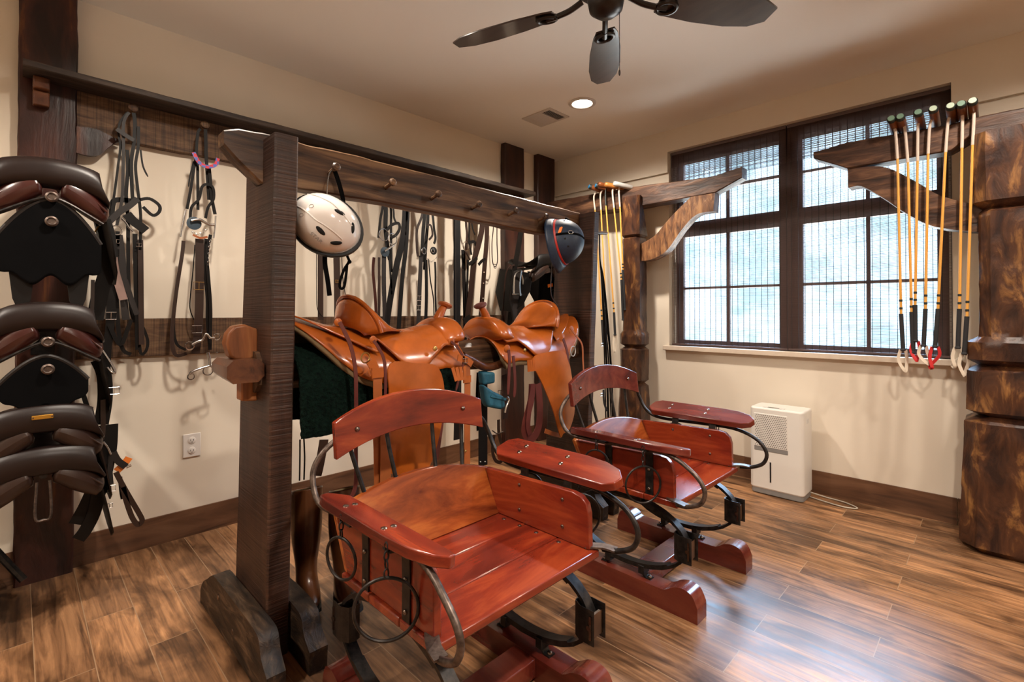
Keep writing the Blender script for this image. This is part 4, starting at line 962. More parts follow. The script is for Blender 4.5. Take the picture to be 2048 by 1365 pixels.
for zt, yy in ((1.675,-3.735),(1.225-.11,-3.742),(.78,-3.752),(.60,-3.752)):
    t = new_empty('saddle_bracket', (.05, yy, zt), {1.675:'iron saddle bracket with round bolt under the topmost english saddle',1.115:'iron saddle bracket with round bolt under the second english saddle',.78:'iron saddle bracket hidden behind the saddle with the name plate',.60:'iron saddle bracket with a plate end below the lowest english saddle'}[round(zt,3)], 'bracket', 'saddle brackets on the wall post')
    build(MB().tube([(.05,yy,zt-.02),(.30,yy,zt),(.56,yy,zt)], .012, 10, k=1), 'arm', 'iron', t)
    build(MB().box((.05,yy-.04,zt-.08), (.058,yy+.04,zt+.04)), 'wall_plate', 'iron', t, bevel=.002)
    if zt > 1:
        for dz in (0, -.095 if zt > 1.5 else -.105):
            build(MB().lathe([(.020,0),(.020,.008),(.014,.012),(.010,.008)], (.572,yy,zt+dz), Matrix.Rotation(R(90), 3, 'Y'), 20), 'bolt', 'worn_iron', t)
        build(MB().tube([(.563,yy+.155,zt-.085),(.563,yy+.05,zt-.018),(.563,yy,zt-.003),(.563,yy-.05,zt-.018),(.563,yy-.155,zt-.085)], .006, 8), 'cradle', 'iron', t)
    elif zt < .7:
        build(MB().tube([(.565,yy-.018,zt-.02),(.575,yy-.022,zt-.15),(.575,yy,zt-.165),(.575,yy+.022,zt-.15),(.565,yy+.018,zt-.02)], .005, 8), 'plate_end', 'worn_iron', t)
HANG = [
 ('bridle','black bridle with silver bit on the first wall peg, beside the english saddles','bridle','bridles hung on the wall pegs',[
  ('headstall','s','black_leather',0.0099,[(0.110,-3.449,2.218),(0.110,-3.476,2.161),(0.110,-3.481,2.105),(0.110,-3.473,2.048),(0.110,-3.482,1.948),(0.110,-3.495,1.810),(0.110,-3.509,1.686)]),
  ('headstall','s','grey_leather',0.0124,[(0.120,-3.442,2.220),(0.120,-3.463,2.162),(0.120,-3.463,2.058),(0.120,-3.464,1.895),(0.120,-3.467,1.786),(0.120,-3.487,1.649)]),
  ('cheek_strap','s','black_leather',0.015,[(0.110,-3.423,2.226),(0.110,-3.417,2.177),(0.110,-3.420,2.081),(0.110,-3.430,1.981),(0.110,-3.427,1.850),(0.110,-3.422,1.763)]),
  ('cheek_strap','s','black_leather',0.0125,[(0.120,-3.404,2.160),(0.120,-3.405,2.055),(0.120,-3.415,1.960),(0.120,-3.406,1.851),(0.120,-3.393,1.716),(0.120,-3.395,1.542)]),
  ('keeper','s','grey_leather',0.0195,[(0.130,-3.491,2.122),(0.130,-3.458,2.101),(0.130,-3.423,2.083)]),
  ('strap_tail','s','black_leather',0.0075,[(0.120,-3.395,2.045),(0.120,-3.385,1.966),(0.120,-3.364,1.915)]),
  ('noseband','s','black_leather',0.015,[(0.120,-3.398,1.793),(0.120,-3.357,1.805),(0.120,-3.317,1.778),(0.120,-3.317,1.744),(0.120,-3.344,1.723),(0.120,-3.384,1.760)]),
  ('noseband','s','grey_leather',0.0274,[(0.130,-3.407,1.795),(0.130,-3.439,1.755),(0.130,-3.476,1.720),(0.130,-3.515,1.668)]),
  ('noseband','s','black_leather',0.0244,[(0.100,-3.506,1.688),(0.100,-3.499,1.767),(0.100,-3.472,1.784),(0.100,-3.429,1.786),(0.100,-3.401,1.795)]),
  ('poll_pad','s','black_leather',0.0418,[(0.130,-3.450,1.714),(0.130,-3.425,1.683),(0.130,-3.393,1.657),(0.130,-3.372,1.639)]),
  ('bit','t','steel',0.0073,[(0.145,-3.471,1.687),(0.145,-3.454,1.667),(0.145,-3.442,1.644),(0.145,-3.426,1.629)]),
  ('bit_ring','r','steel',0.0219,[(0.130,-3.488,1.628)]),
  ('throat_strap','s','black_leather',0.0149,[(0.100,-3.446,2.037),(0.100,-3.442,1.938),(0.100,-3.449,1.812),(0.100,-3.441,1.689),(0.100,-3.437,1.398),(0.100,-3.426,1.242),(0.100,-3.410,1.179)]),
  ('rein','s','brown_leather',0.0226,[(0.120,-3.393,1.593),(0.120,-3.389,1.282),(0.120,-3.386,1.067)]),
  ('rein','s','black_leather',0.02,[(0.110,-3.414,1.622),(0.110,-3.406,1.282),(0.110,-3.399,1.042)]),
  ('rein','s','black_leather',0.0171,[(0.120,-3.483,1.625),(0.120,-3.486,1.366),(0.120,-3.479,1.166),(0.120,-3.461,1.050),(0.120,-3.428,1.021)]),
  ('rein_loop','s','black_leather',0.0126,[(0.110,-3.379,1.154),(0.110,-3.360,1.090),(0.110,-3.364,1.040),(0.110,-3.384,1.018),(0.110,-3.393,1.066)]),
  ('breast_strap','s','pink_leather',0.0337,[(0.150,-3.503,1.494),(0.150,-3.495,1.427),(0.150,-3.480,1.362),(0.150,-3.462,1.290)]),
  ('breast_strap','s','grey_leather',0.022,[(0.145,-3.456,1.388),(0.145,-3.432,1.296),(0.145,-3.408,1.217)]),
  ('breast_strap','s','grey_leather',0.0293,[(0.120,-3.478,1.608),(0.120,-3.465,1.487),(0.120,-3.457,1.291),(0.120,-3.448,1.192)]),
  ('buckle','b','steel',0.0199,[(0.135,-3.401,1.565)]),
  ('buckle','b','steel',0.0218,[(0.135,-3.489,1.574)]),
 ]),
 ('leather_strap','black strap with big steel buckle hanging left of the first bridle','strap',None,[
  ('strap','s','black_leather',0.0339,[(0.130,-3.500,1.387),(0.130,-3.507,1.290),(0.130,-3.510,1.169),(0.130,-3.521,1.049),(0.130,-3.524,0.954)]),
  ('buckle','b','steel',0.0409,[(0.140,-3.508,1.212)]),
  ('strap','s','black_leather',0.0168,[(0.140,-3.515,1.169),(0.140,-3.473,1.071),(0.140,-3.445,1.144),(0.140,-3.431,1.192)]),
 ]),
 ('bridle','bridle with a red and blue browband and silver curb bit on the second wall peg','bridle','bridles hung on the wall pegs',[
  ('headstall','s','black_leather',0.0135,[(0.110,-3.133,2.223),(0.110,-3.145,2.198),(0.110,-3.151,2.107),(0.110,-3.146,2.019),(0.110,-3.143,1.782)]),
  ('headstall','s','black_leather',0.0163,[(0.110,-3.110,2.227),(0.110,-3.107,2.148),(0.110,-3.106,2.088),(0.110,-3.099,1.969),(0.110,-3.091,1.845)]),
  ('browband','s','mix_band',0.0185,[(0.150,-3.174,2.077),(0.150,-3.148,2.029),(0.150,-3.109,2.014),(0.150,-3.071,2.033),(0.150,-3.059,2.071)]),
  ('cheek_strap','s','black_leather',0.0134,[(0.120,-3.151,2.081),(0.120,-3.164,2.003),(0.120,-3.182,1.863),(0.120,-3.195,1.778)]),
  ('strap_tail','s','black_leather',0.0067,[(0.120,-3.167,2.037),(0.120,-3.183,1.951),(0.120,-3.189,1.896)]),
  ('cheek_strap','s','black_leather',0.0164,[(0.120,-3.094,2.017),(0.120,-3.087,1.945),(0.120,-3.082,1.864),(0.120,-3.064,1.768)]),
  ('noseband','s','black_leather',0.0133,[(0.130,-3.183,1.715),(0.130,-3.177,1.787),(0.130,-3.143,1.838),(0.130,-3.129,1.905),(0.130,-3.103,1.924),(0.130,-3.077,1.909),(0.130,-3.074,1.850),(0.130,-3.100,1.799),(0.130,-3.112,1.738)]),
  ('shank','t','steel',0.0066,[(0.130,-3.204,1.770),(0.130,-3.213,1.716),(0.130,-3.226,1.625)]),
  ('shank','t','steel',0.0068,[(0.130,-3.064,1.758),(0.130,-3.066,1.708),(0.130,-3.073,1.634)]),
  ('mouthpiece','t','steel',0.0119,[(0.145,-3.182,1.713),(0.145,-3.164,1.721),(0.145,-3.141,1.724),(0.145,-3.115,1.711),(0.145,-3.096,1.703),(0.145,-3.073,1.706)]),
  ('bit_guard','d','blue_rubber',0.0346,[(0.130,-3.165,1.704)]),
  ('curb_chain','c','steel',0.0132,[(0.140,-3.176,1.656),(0.140,-3.146,1.646),(0.140,-3.105,1.678)]),
  ('lip_strap','s','tan_dark',0.0106,[(0.140,-3.172,1.641),(0.140,-3.139,1.628),(0.140,-3.104,1.637)]),
  ('rein','s','brown_leather',0.0171,[(0.130,-3.212,1.606),(0.130,-3.218,1.531),(0.130,-3.242,1.344),(0.130,-3.258,1.162),(0.130,-3.260,1.071),(0.130,-3.242,1.006),(0.130,-3.194,1.013)]),
  ('rein','s','black_leather',0.0131,[(0.120,-3.242,1.321),(0.120,-3.252,1.162),(0.120,-3.238,1.065),(0.120,-3.196,1.031)]),
  ('breast_strap','s','brown_leather',0.0404,[(0.120,-3.137,1.625),(0.120,-3.136,1.388),(0.120,-3.140,1.160),(0.120,-3.153,1.010)]),
  ('buckle','b','brass',0.0482,[(0.135,-3.142,1.371)]),
  ('buckle','b','steel',0.0453,[(0.135,-3.150,1.139)]),
  ('rein','s','black_leather',0.0164,[(0.120,-3.085,1.653),(0.120,-3.102,1.542),(0.120,-3.094,1.415),(0.120,-3.083,1.243),(0.120,-3.085,1.025)]),
  ('rein','s','black_leather',0.0163,[(0.110,-3.104,1.630),(0.110,-3.108,1.461),(0.110,-3.096,1.298),(0.110,-3.095,1.189),(0.110,-3.082,1.025)]),
  ('rein','t','black_leather',0.0054,[(0.110,-3.156,1.592),(0.110,-3.164,1.457),(0.110,-3.177,1.296),(0.110,-3.175,1.238),(0.110,-3.158,1.189)]),
  ('rein_chain','c','steel',0.0163,[(0.135,-3.089,1.623),(0.135,-3.096,1.568),(0.135,-3.100,1.487)]),
  ('mouthpiece','t','steel',0.0105,[(0.150,-3.176,1.058),(0.150,-3.151,1.073),(0.150,-3.128,1.083),(0.150,-3.111,1.114),(0.150,-3.092,1.092),(0.150,-3.071,1.091)]),
  ('bit_ring','r','steel',0.021,[(0.150,-3.185,1.053)]),
  ('bit_ring','r','steel',0.0163,[(0.150,-3.059,1.096)]),
  ('curb_chain','c','steel',0.0136,[(0.150,-3.059,1.080),(0.150,-3.059,1.009)]),
  ('shank','t','steel',0.0121,[(0.150,-3.102,1.014),(0.150,-3.094,0.974),(0.150,-3.092,0.936)]),
  ('shank','t','steel',0.0105,[(0.150,-3.184,0.901),(0.150,-3.177,0.913),(0.150,-3.138,0.929),(0.150,-3.073,0.945)]),
  ('bit_ring','r','steel',0.0242,[(0.150,-3.101,0.915)]),
  ('bit_ring','r','steel',0.0158,[(0.150,-3.179,0.890)]),
 ]),
 ('bridle','bridle with large silver loose-ring bit, hanging just right of the white helmet','bridle','bridles hung on the wall pegs',[
  ('headstall','s','black_leather',0.0175,[(0.105,-2.032,2.262),(0.110,-2.037,2.230),(0.110,-2.022,2.003),(0.110,-2.042,1.884),(0.110,-2.057,1.749)]),
  ('headstall','s','black_leather',0.0316,[(0.100,-2.032,2.262),(0.100,-2.037,2.230),(0.100,-1.996,1.998),(0.100,-1.996,1.824),(0.100,-1.976,1.674),(0.100,-1.959,1.604)]),
  ('cheek_strap','s','black_leather',0.0176,[(0.105,-2.008,2.262),(0.110,-2.003,2.230),(0.110,-1.962,1.987),(0.110,-1.958,1.828),(0.110,-1.953,1.515)]),
  ('cheek_strap','s','black_leather',0.0141,[(0.110,-2.008,2.262),(0.120,-2.003,2.230),(0.120,-1.948,1.981),(0.120,-1.940,1.907),(0.120,-1.923,1.870)]),
  ('noseband','s','black_leather',0.0211,[(0.120,-1.996,1.811),(0.120,-1.956,1.852),(0.120,-1.903,1.869),(0.120,-1.894,1.831),(0.120,-1.923,1.784),(0.120,-1.964,1.758)]),
  ('bit_ring','r','steel',0.0418,[(0.140,-2.032,1.770)]),
  ('bit_ring','r','steel',0.0387,[(0.150,-1.970,1.747)]),
  ('mouthpiece','t','steel',0.0121,[(0.150,-2.033,1.654),(0.150,-1.998,1.678),(0.150,-1.958,1.706)]),
  ('bit_guard','d','blue_rubber',0.035,[(0.130,-2.017,1.653)]),
  ('rein','s','red_brown',0.0207,[(0.120,-2.097,1.609),(0.120,-2.104,1.512),(0.120,-2.088,1.351),(0.120,-2.076,1.178),(0.120,-2.061,1.005)]),
  ('rein','s','brown_leather',0.0174,[(0.120,-2.058,1.612),(0.120,-2.058,1.418),(0.120,-2.057,1.178),(0.120,-2.053,1.005)]),
  ('breast_strap','s','grey_leather',0.0315,[(0.120,-2.019,1.633),(0.120,-2.019,1.419),(0.120,-2.010,1.143),(0.120,-2.006,1.002)]),
  ('rein','s','black_leather',0.0141,[(0.120,-1.980,1.636),(0.120,-1.967,1.499),(0.120,-1.955,1.319)]),
 ]),
 ('girth_strap','pair of broad plain black girths hanging between two bridles behind the nearer saddle horn','strap',None,[
  ('strap','s','black_leather',0.0472,[(0.120,-1.852,2.262),(0.120,-1.857,2.230),(0.120,-1.844,2.030),(0.120,-1.865,1.769),(0.120,-1.919,1.559),(0.120,-1.979,1.266),(0.120,-2.018,0.968)]),
  ('strap','s','black_leather',0.0328,[(0.120,-1.828,2.262),(0.120,-1.823,2.230),(0.120,-1.823,2.029),(0.120,-1.840,1.703),(0.120,-1.869,1.494),(0.120,-1.901,1.105),(0.120,-1.913,0.962)]),
 ]),
 ('bridle','bridle with round black bit guard, directly behind the nearer saddle horn','bridle','bridles hung on the wall pegs',[
  ('headstall','s','brown_leather',0.0188,[(0.105,-1.682,2.262),(0.110,-1.687,2.230),(0.110,-1.689,1.981),(0.110,-1.738,1.844),(0.110,-1.738,1.713),(0.110,-1.729,1.644)]),
  ('headstall','s','black_leather',0.0301,[(0.105,-1.682,2.262),(0.110,-1.687,2.230),(0.110,-1.671,1.984),(0.110,-1.684,1.824),(0.110,-1.697,1.609)]),
  ('cheek_strap','s','black_leather',0.0265,[(0.100,-1.658,2.262),(0.100,-1.653,2.230),(0.100,-1.632,1.979),(0.100,-1.650,1.757),(0.100,-1.663,1.551)]),
  ('cheek_strap','s','black_leather',0.0189,[(0.105,-1.658,2.262),(0.110,-1.653,2.230),(0.110,-1.597,1.975),(0.110,-1.583,1.874),(0.110,-1.569,1.802),(0.110,-1.583,1.755)]),
  ('bit_ring','r','steel',0.0223,[(0.140,-1.696,1.688)]),
  ('bit_guard','d','black_leather',0.0304,[(0.130,-1.602,1.698)]),
  ('bit_ring','r','steel',0.0151,[(0.145,-1.618,1.695)]),
  ('curb_chain','c','steel',0.015,[(0.140,-1.664,1.631),(0.140,-1.628,1.612),(0.140,-1.581,1.649)]),
  ('noseband','s','brown_leather',0.015,[(0.130,-1.658,1.889),(0.130,-1.626,1.885),(0.130,-1.612,1.818),(0.130,-1.644,1.777)]),
  ('breast_strap','s','grey_leather',0.0335,[(0.120,-1.709,1.652),(0.120,-1.722,1.361),(0.120,-1.730,1.175),(0.120,-1.734,1.027)]),
  ('buckle','b','steel',0.0406,[(0.135,-1.736,1.334)]),
  ('buckle','b','steel',0.0406,[(0.135,-1.741,1.264)]),
  ('breast_strap','s','black_leather',0.0264,[(0.110,-1.657,1.627),(0.110,-1.652,1.363),(0.110,-1.660,1.136),(0.110,-1.665,0.986)]),
  ('rein','t','black_leather',0.0091,[(0.120,-1.641,1.635),(0.120,-1.622,1.469),(0.120,-1.594,1.326),(0.120,-1.589,1.154)]),
  ('rein','s','black_leather',0.0153,[(0.120,-1.581,1.617),(0.120,-1.576,1.521),(0.120,-1.576,1.364),(0.120,-1.566,1.154)]),
 ]),
 ('girth_strap','very broad black nylon strap hanging straight down between the two western saddles','strap',None,[
  ('strap','s','helmet_black',0.0675,[(0.130,-1.370,2.262),(0.130,-1.370,2.230),(0.130,-1.374,2.024),(0.130,-1.374,1.647),(0.130,-1.373,1.171),(0.130,-1.363,0.696),(0.130,-1.372,0.223)]),
  ('piping','s','grey_leather',0.0059,[(0.142,-1.399,1.999),(0.142,-1.399,1.644),(0.142,-1.393,1.172),(0.142,-1.388,0.699)]),
 ]),
 ('bridle','bridle with ring bit half hidden behind the broad black strap','bridle','bridles hung on the wall pegs',[
  ('headstall','s','brown_leather',0.0203,[(0.105,-1.262,2.262),(0.110,-1.267,2.230),(0.110,-1.265,1.962),(0.110,-1.254,1.861),(0.110,-1.270,1.738),(0.110,-1.296,1.574)]),
  ('cheek_strap','s','black_leather',0.0163,[(0.105,-1.238,2.262),(0.110,-1.233,2.230),(0.110,-1.228,1.946),(0.110,-1.233,1.823),(0.110,-1.206,1.702)]),
  ('cheek_strap','s','black_leather',0.0123,[(0.105,-1.238,2.262),(0.110,-1.233,2.230),(0.110,-1.201,1.949),(0.110,-1.168,1.871)]),
  ('bit_ring','r','steel',0.0362,[(0.140,-1.290,1.761)]),
  ('mouthpiece','t','worn_iron',0.016,[(0.150,-1.298,1.719),(0.150,-1.256,1.654)]),
  ('noseband','s','black_leather',0.0244,[(0.120,-1.252,1.795),(0.120,-1.188,1.810),(0.120,-1.166,1.779)]),
  ('breast_strap','s','black_leather',0.0363,[(0.110,-1.296,1.735),(0.110,-1.285,1.494),(0.110,-1.274,1.170),(0.110,-1.274,0.968)]),
  ('rein','s','black_leather',0.0203,[(0.120,-1.252,1.657),(0.120,-1.262,1.413),(0.120,-1.272,1.170),(0.120,-1.251,0.927)]),
 ]),
 ('girth_strap','brown girth with holes, left one of the pair before the cord loop','strap','punched brown girths on the wall',[
  ('strap','s','brown_leather',0.0542,[(0.130,-1.100,2.262),(0.130,-1.100,2.230),(0.130,-1.103,1.968),(0.130,-1.142,1.805),(0.130,-1.196,1.644),(0.130,-1.228,1.410),(0.130,-1.260,1.211),(0.130,-1.270,0.969)]),
  ('keeper_loop','s','black_leather',0.0282,[(0.150,-1.267,1.617),(0.150,-1.214,1.650),(0.150,-1.181,1.677)]),
  ('buckle_flap','s','black_leather',0.08,[(0.150,-1.298,1.195),(0.150,-1.266,1.130),(0.150,-1.245,1.009)]),
 ]),
 ('girth_strap','brown girth with holes, right one of the pair before the cord loop','strap','punched brown girths on the wall',[
  ('strap','s','brown_leather',0.0462,[(0.130,-1.050,2.262),(0.130,-1.050,2.230),(0.130,-1.052,1.966),(0.130,-1.058,1.814),(0.130,-1.080,1.615),(0.130,-1.103,1.377),(0.130,-1.125,1.169),(0.130,-1.141,0.922)]),
  ('keeper_loop','s','black_leather',0.0246,[(0.150,-1.165,1.620),(0.150,-1.126,1.656),(0.150,-1.087,1.676)]),
  ('buckle_flap','s','black_leather',0.0744,[(0.150,-1.115,1.186),(0.150,-1.131,1.120),(0.150,-1.175,1.047)]),
  ('hole','d','wall_paint',0.0046,[(0.136,-1.097,1.472)]),
  ('hole','d','wall_paint',0.0046,[(0.136,-1.102,1.347)]),
  ('hole','d','wall_paint',0.0046,[(0.136,-1.108,1.277)]),
  ('hole','d','wall_paint',0.0046,[(0.136,-1.113,1.202)]),
  ('hole','d','wall_paint',0.0046,[(0.136,-1.091,1.564)]),
 ]),
 ('cord_loop','thin brown rein loop with small ring, hanging left of the corner post','rein',None,[
  ('cord','t','brown_leather',0.0086,[(0.100,-0.950,2.262),(0.100,-0.950,2.230),(0.100,-0.949,1.983),(0.100,-0.967,1.826),(0.100,-0.961,1.672),(0.100,-0.932,1.623),(0.100,-0.902,1.677),(0.100,-0.908,1.832),(0.100,-0.908,1.979)]),
  ('ring','r','steel',0.0172,[(0.110,-0.941,1.626)]),
 ]),
 ('leather_strap','long dark strap hanging down the face of the first corner post','strap',None,[
  ('strap','s','black_leather',0.0553,[(0.300,-0.811,1.941),(0.300,-0.854,1.759),(0.300,-0.896,1.587),(0.300,-0.926,1.335),(0.300,-0.961,1.086),(0.300,-0.979,0.922)]),
  ('strap','s','brown_leather',0.0125,[(0.310,-0.906,1.627),(0.310,-0.983,1.589),(0.310,-1.017,1.497),(0.310,-1.040,1.251),(0.310,-1.074,1.109)]),
 ]),
 ('girth_strap','brown strap hanging left behind the white helmet above the nearer saddle','strap',None,[
  ('strap','s','brown_leather',0.035,[(0.120,-2.470,2.262),(0.120,-2.470,2.230),(0.120,-2.476,1.722),(0.120,-2.473,1.592),(0.120,-2.472,1.436),(0.120,-2.471,1.182)]),
  ('edge_cord','t','black_leather',0.0047,[(0.130,-2.503,1.623),(0.130,-2.502,1.434),(0.130,-2.499,1.271),(0.130,-2.479,1.221),(0.130,-2.460,1.202)]),
 ]),
 ('girth_strap','brown strap hanging right behind the white helmet beside its chin strap','strap',None,[
  ('strap','s','brown_leather',0.0422,[(0.120,-2.380,2.262),(0.120,-2.380,2.230),(0.120,-2.371,1.734),(0.120,-2.367,1.594),(0.120,-2.363,1.441),(0.120,-2.358,1.116)]),
  ('edge_cord','t','black_leather',0.0049,[(0.130,-2.338,1.638),(0.130,-2.327,1.443),(0.130,-2.305,1.312),(0.130,-2.305,1.148)]),
  ('buckle','b','brass',0.0194,[(0.130,-2.368,1.431)]),
 ]),
 ('helmet_chin','chin',None,None,[
  ('chin_strap','s','black_cloth',0.0171,[(1.360,-3.008,1.451),(1.360,-3.007,1.409),(1.360,-2.997,1.352),(1.360,-2.989,1.292)]),
  ('chin_strap','s','black_cloth',0.0098,[(1.360,-2.927,1.467),(1.360,-2.913,1.439),(1.360,-2.911,1.427),(1.360,-2.931,1.395),(1.360,-2.948,1.345),(1.360,-2.945,1.322),(1.360,-2.931,1.328),(1.360,-2.923,1.372),(1.360,-2.919,1.411)]),
  ('chin_buckle','d','black_cloth',0.0078,[(1.365,-2.911,1.427)]),
 ]),
 ('rein_bundle','bundle of thin black reins hanging behind the far upright beside the polo mallets','reins',None,[
  ('rein','t','black_leather',0.0085,[(1.320,-1.141,1.739),(1.320,-1.136,1.575),(1.320,-1.114,1.458),(1.320,-1.103,1.247),(1.320,-1.069,0.914),(1.320,-1.046,0.479)]),
  ('rein','t','black_leather',0.0085,[(1.324,-1.147,1.737),(1.324,-1.142,1.574),(1.324,-1.114,1.458),(1.324,-1.091,1.247),(1.324,-1.045,0.913),(1.324,-1.016,0.525)]),
  ('rein','t','black_leather',0.0085,[(1.328,-1.153,1.736),(1.328,-1.148,1.573),(1.328,-1.131,1.456),(1.328,-1.114,1.247),(1.328,-1.098,0.917),(1.328,-1.082,0.486)]),
  ('rein','t','black_leather',0.0085,[(1.332,-1.159,1.735),(1.332,-1.154,1.573),(1.332,-1.120,1.457),(1.332,-1.086,1.247),(1.332,-1.039,0.913),(1.332,-1.011,0.526)]),
  ('rein','t','black_leather',0.0085,[(1.336,-1.165,1.734),(1.336,-1.160,1.572),(1.336,-1.137,1.456),(1.336,-1.115,1.247),(1.336,-1.081,0.916),(1.336,-1.059,0.484)]),
  ('rein','t','black_leather',0.0084,[(1.340,-1.171,1.733),(1.340,-1.165,1.571),(1.340,-1.126,1.456),(1.340,-1.086,1.247),(1.340,-1.040,0.914),(1.340,-1.011,0.527)]),
  ('buckle','b','steel',0.0194,[(1.350,-1.159,1.020)]),
  ('buckle','b','steel',0.0194,[(1.350,-1.165,0.697)]),
  ('rein','s','black_leather',0.0163,[(1.340,-1.128,0.724),(1.340,-1.122,0.642),(1.340,-1.088,0.581)]),
  ('rein','s','black_leather',0.0133,[(1.340,-1.040,0.714),(1.340,-0.981,0.505),(1.340,-0.944,0.398)]),
 ]),
 ('S1','',None,None,[
  ('saddle_string','s','wine_leather',0.0144,[(1.485,-3.010,1.193),(1.485,-2.993,1.162),(1.485,-2.967,1.106),(1.485,-2.949,1.026),(1.485,-2.945,0.924),(1.485,-2.945,0.721),(1.485,-2.946,0.593),(1.485,-2.968,0.544)]),
  ('concho','d','tan_leather',0.0147,[(1.445,-2.996,1.192)]),
  ('saddle_string','s','wine_leather',0.0115,[(1.475,-2.868,1.120),(1.475,-2.847,1.092),(1.475,-2.823,1.044),(1.475,-2.816,0.966),(1.475,-2.818,0.888)]),
  ('concho','d','tan_leather',0.0156,[(1.435,-2.848,1.121)]),
  ('cinch_ring','r','brass',0.0189,[(1.475,-2.902,1.057)]),
  ('cinch_billet','s','tan_leather',0.0378,[(1.487,-2.888,1.046),(1.487,-2.873,1.020),(1.487,-2.864,0.979)]),
  ('cinch_billet','s','tan_leather',0.0476,[(1.491,-2.860,1.017),(1.491,-2.860,0.979)]),
  ('cinch_strap','s','tan_dark',0.0364,[(1.483,-2.856,0.980),(1.483,-2.855,0.875),(1.483,-2.857,0.780),(1.483,-2.853,0.703),(1.483,-2.850,0.530)]),
  ('stirrup_leather','s','tan_dark',0.0461,[(1.497,-2.829,0.797),(1.497,-2.827,0.700),(1.497,-2.829,0.586),(1.497,-2.830,0.491)]),
  ('saddle_string','s','wine_leather',0.011,[(1.455,-2.478,1.099),(1.455,-2.450,1.080),(1.455,-2.424,1.049),(1.455,-2.404,1.014),(1.455,-2.427,0.949),(1.455,-2.450,0.880)]),
  ('concho','d','tan_leather',0.0156,[(1.445,-2.468,1.098)]),
  ('front_buckle','b','steel',0.0249,[(1.460,-2.402,1.010)]),
  ('latigo','s','tan_leather',0.0291,[(1.455,-2.441,1.026),(1.455,-2.392,1.014),(1.455,-2.356,0.990)]),
  ('latigo','s','tan_dark',0.0343,[(1.445,-2.378,0.989),(1.445,-2.375,0.897),(1.445,-2.377,0.715),(1.445,-2.377,0.487),(1.445,-2.380,0.374)]),
  ('latigo_keeper','s','tan_leather',0.0455,[(1.453,-2.384,0.940),(1.453,-2.384,0.908)]),
  ('stirrup_leather','s','wine_leather',0.0262,[(1.445,-2.520,0.886),(1.445,-2.520,0.782),(1.445,-2.552,0.593)]),
  ('rosette','d','brass',0.0108,[(1.440,-2.554,1.071)]),
  ('stirrup','s','tan_dark',0.0446,[(1.445,-2.731,0.554),(1.445,-2.678,0.533),(1.445,-2.609,0.537)]),
  ('screw','d','brass',0.0057,[(1.455,-2.395,0.600)]),
  ('girth_end','s','brown_leather',0.033,[(1.415,-3.034,0.762),(1.415,-3.043,0.709),(1.415,-3.054,0.657),(1.415,-3.060,0.636)]),
  ('thin_string','s','black_leather',0.0045,[(1.375,-3.105,0.768),(1.375,-3.105,0.704),(1.375,-3.106,0.620)]),
  ('thin_string','s','black_leather',0.0045,[(1.375,-3.091,0.769),(1.375,-3.088,0.701),(1.375,-3.090,0.620)]),
 ]),
 ('S2','',None,None,[
  ('saddle_string','s','wine_leather',0.0171,[(1.475,-2.139,1.046),(1.475,-2.133,0.997),(1.475,-2.136,0.924),(1.475,-2.143,0.828)]),
  ('saddle_string','s','wine_leather',0.0172,[(1.475,-2.108,1.015),(1.475,-2.098,0.945),(1.475,-2.094,0.871),(1.475,-2.101,0.810)]),
  ('concho','d','tan_leather',0.0196,[(1.460,-2.135,1.050)]),
  ('concho','d','tan_leather',0.0223,[(1.445,-1.688,1.090)]),
  ('saddle_string','s','wine_leather',0.0165,[(1.475,-1.717,1.084),(1.475,-1.690,1.036),(1.475,-1.673,0.980),(1.475,-1.668,0.910)]),
  ('saddle_string','s','tan_dark',0.0112,[(1.475,-1.654,1.146),(1.475,-1.599,1.097),(1.475,-1.543,1.043),(1.475,-1.534,0.956),(1.475,-1.529,0.884)]),
  ('concho','d','tan_leather',0.023,[(1.425,-1.581,1.129)]),
  ('cinch_ring','r','silver_strap',0.0284,[(1.455,-1.601,1.008)]),
  ('rosette','d','brass',0.009,[(1.445,-1.993,1.034)]),
  ('latigo_loop','s','wine_leather',0.0461,[(1.475,-1.969,0.863),(1.475,-1.977,0.782),(1.475,-2.018,0.674),(1.475,-2.022,0.622),(1.475,-1.992,0.594),(1.475,-1.954,0.590),(1.475,-1.919,0.633),(1.475,-1.908,0.722),(1.475,-1.915,0.801),(1.475,-1.923,0.859)]),
  ('latigo_loop','s','wine_leather',0.0306,[(1.485,-1.973,0.860),(1.485,-1.995,0.761),(1.485,-2.010,0.662),(1.485,-1.996,0.609)]),
  ('snap_hook','t','steel',0.0085,[(1.485,-2.160,0.819),(1.485,-2.146,0.805),(1.485,-2.166,0.771),(1.485,-2.173,0.746)]),
  ('stirrup','s','tan_dark',0.024,[(1.455,-1.845,0.598),(1.455,-1.783,0.572),(1.455,-1.710,0.548)]),
 ]),
 ('stirrup','curved wooden hanger with steel end cap jutting out below the rail between the saddles','hanger',None,[
  ('bent_bar','t2','wedge_wood',0.0409,[(1.340,-2.318,1.020),(1.340,-2.254,0.991),(1.340,-2.188,0.959),(1.340,-2.120,0.952),(1.340,-2.056,0.962),(1.340,-2.038,0.963)]),
  ('end_cap','t2','worn_iron',0.052,[(1.340,-2.052,0.962),(1.340,-2.023,0.965)]),
 ]),
 ('latigo_straps','short dark straps and a steel buckle hanging around the teal pouch','strap',None,[
  ('hanging_strap','s','black_leather',0.0572,[(1.260,-2.127,0.917),(1.260,-2.134,0.775),(1.260,-2.127,0.619)]),
  ('side_strap','s','brown_leather',0.0379,[(1.270,-1.969,0.891),(1.270,-1.954,0.754),(1.270,-1.962,0.652)]),
  ('buckle','b','steel',0.034,[(1.320,-2.044,0.806)]),
 ]),
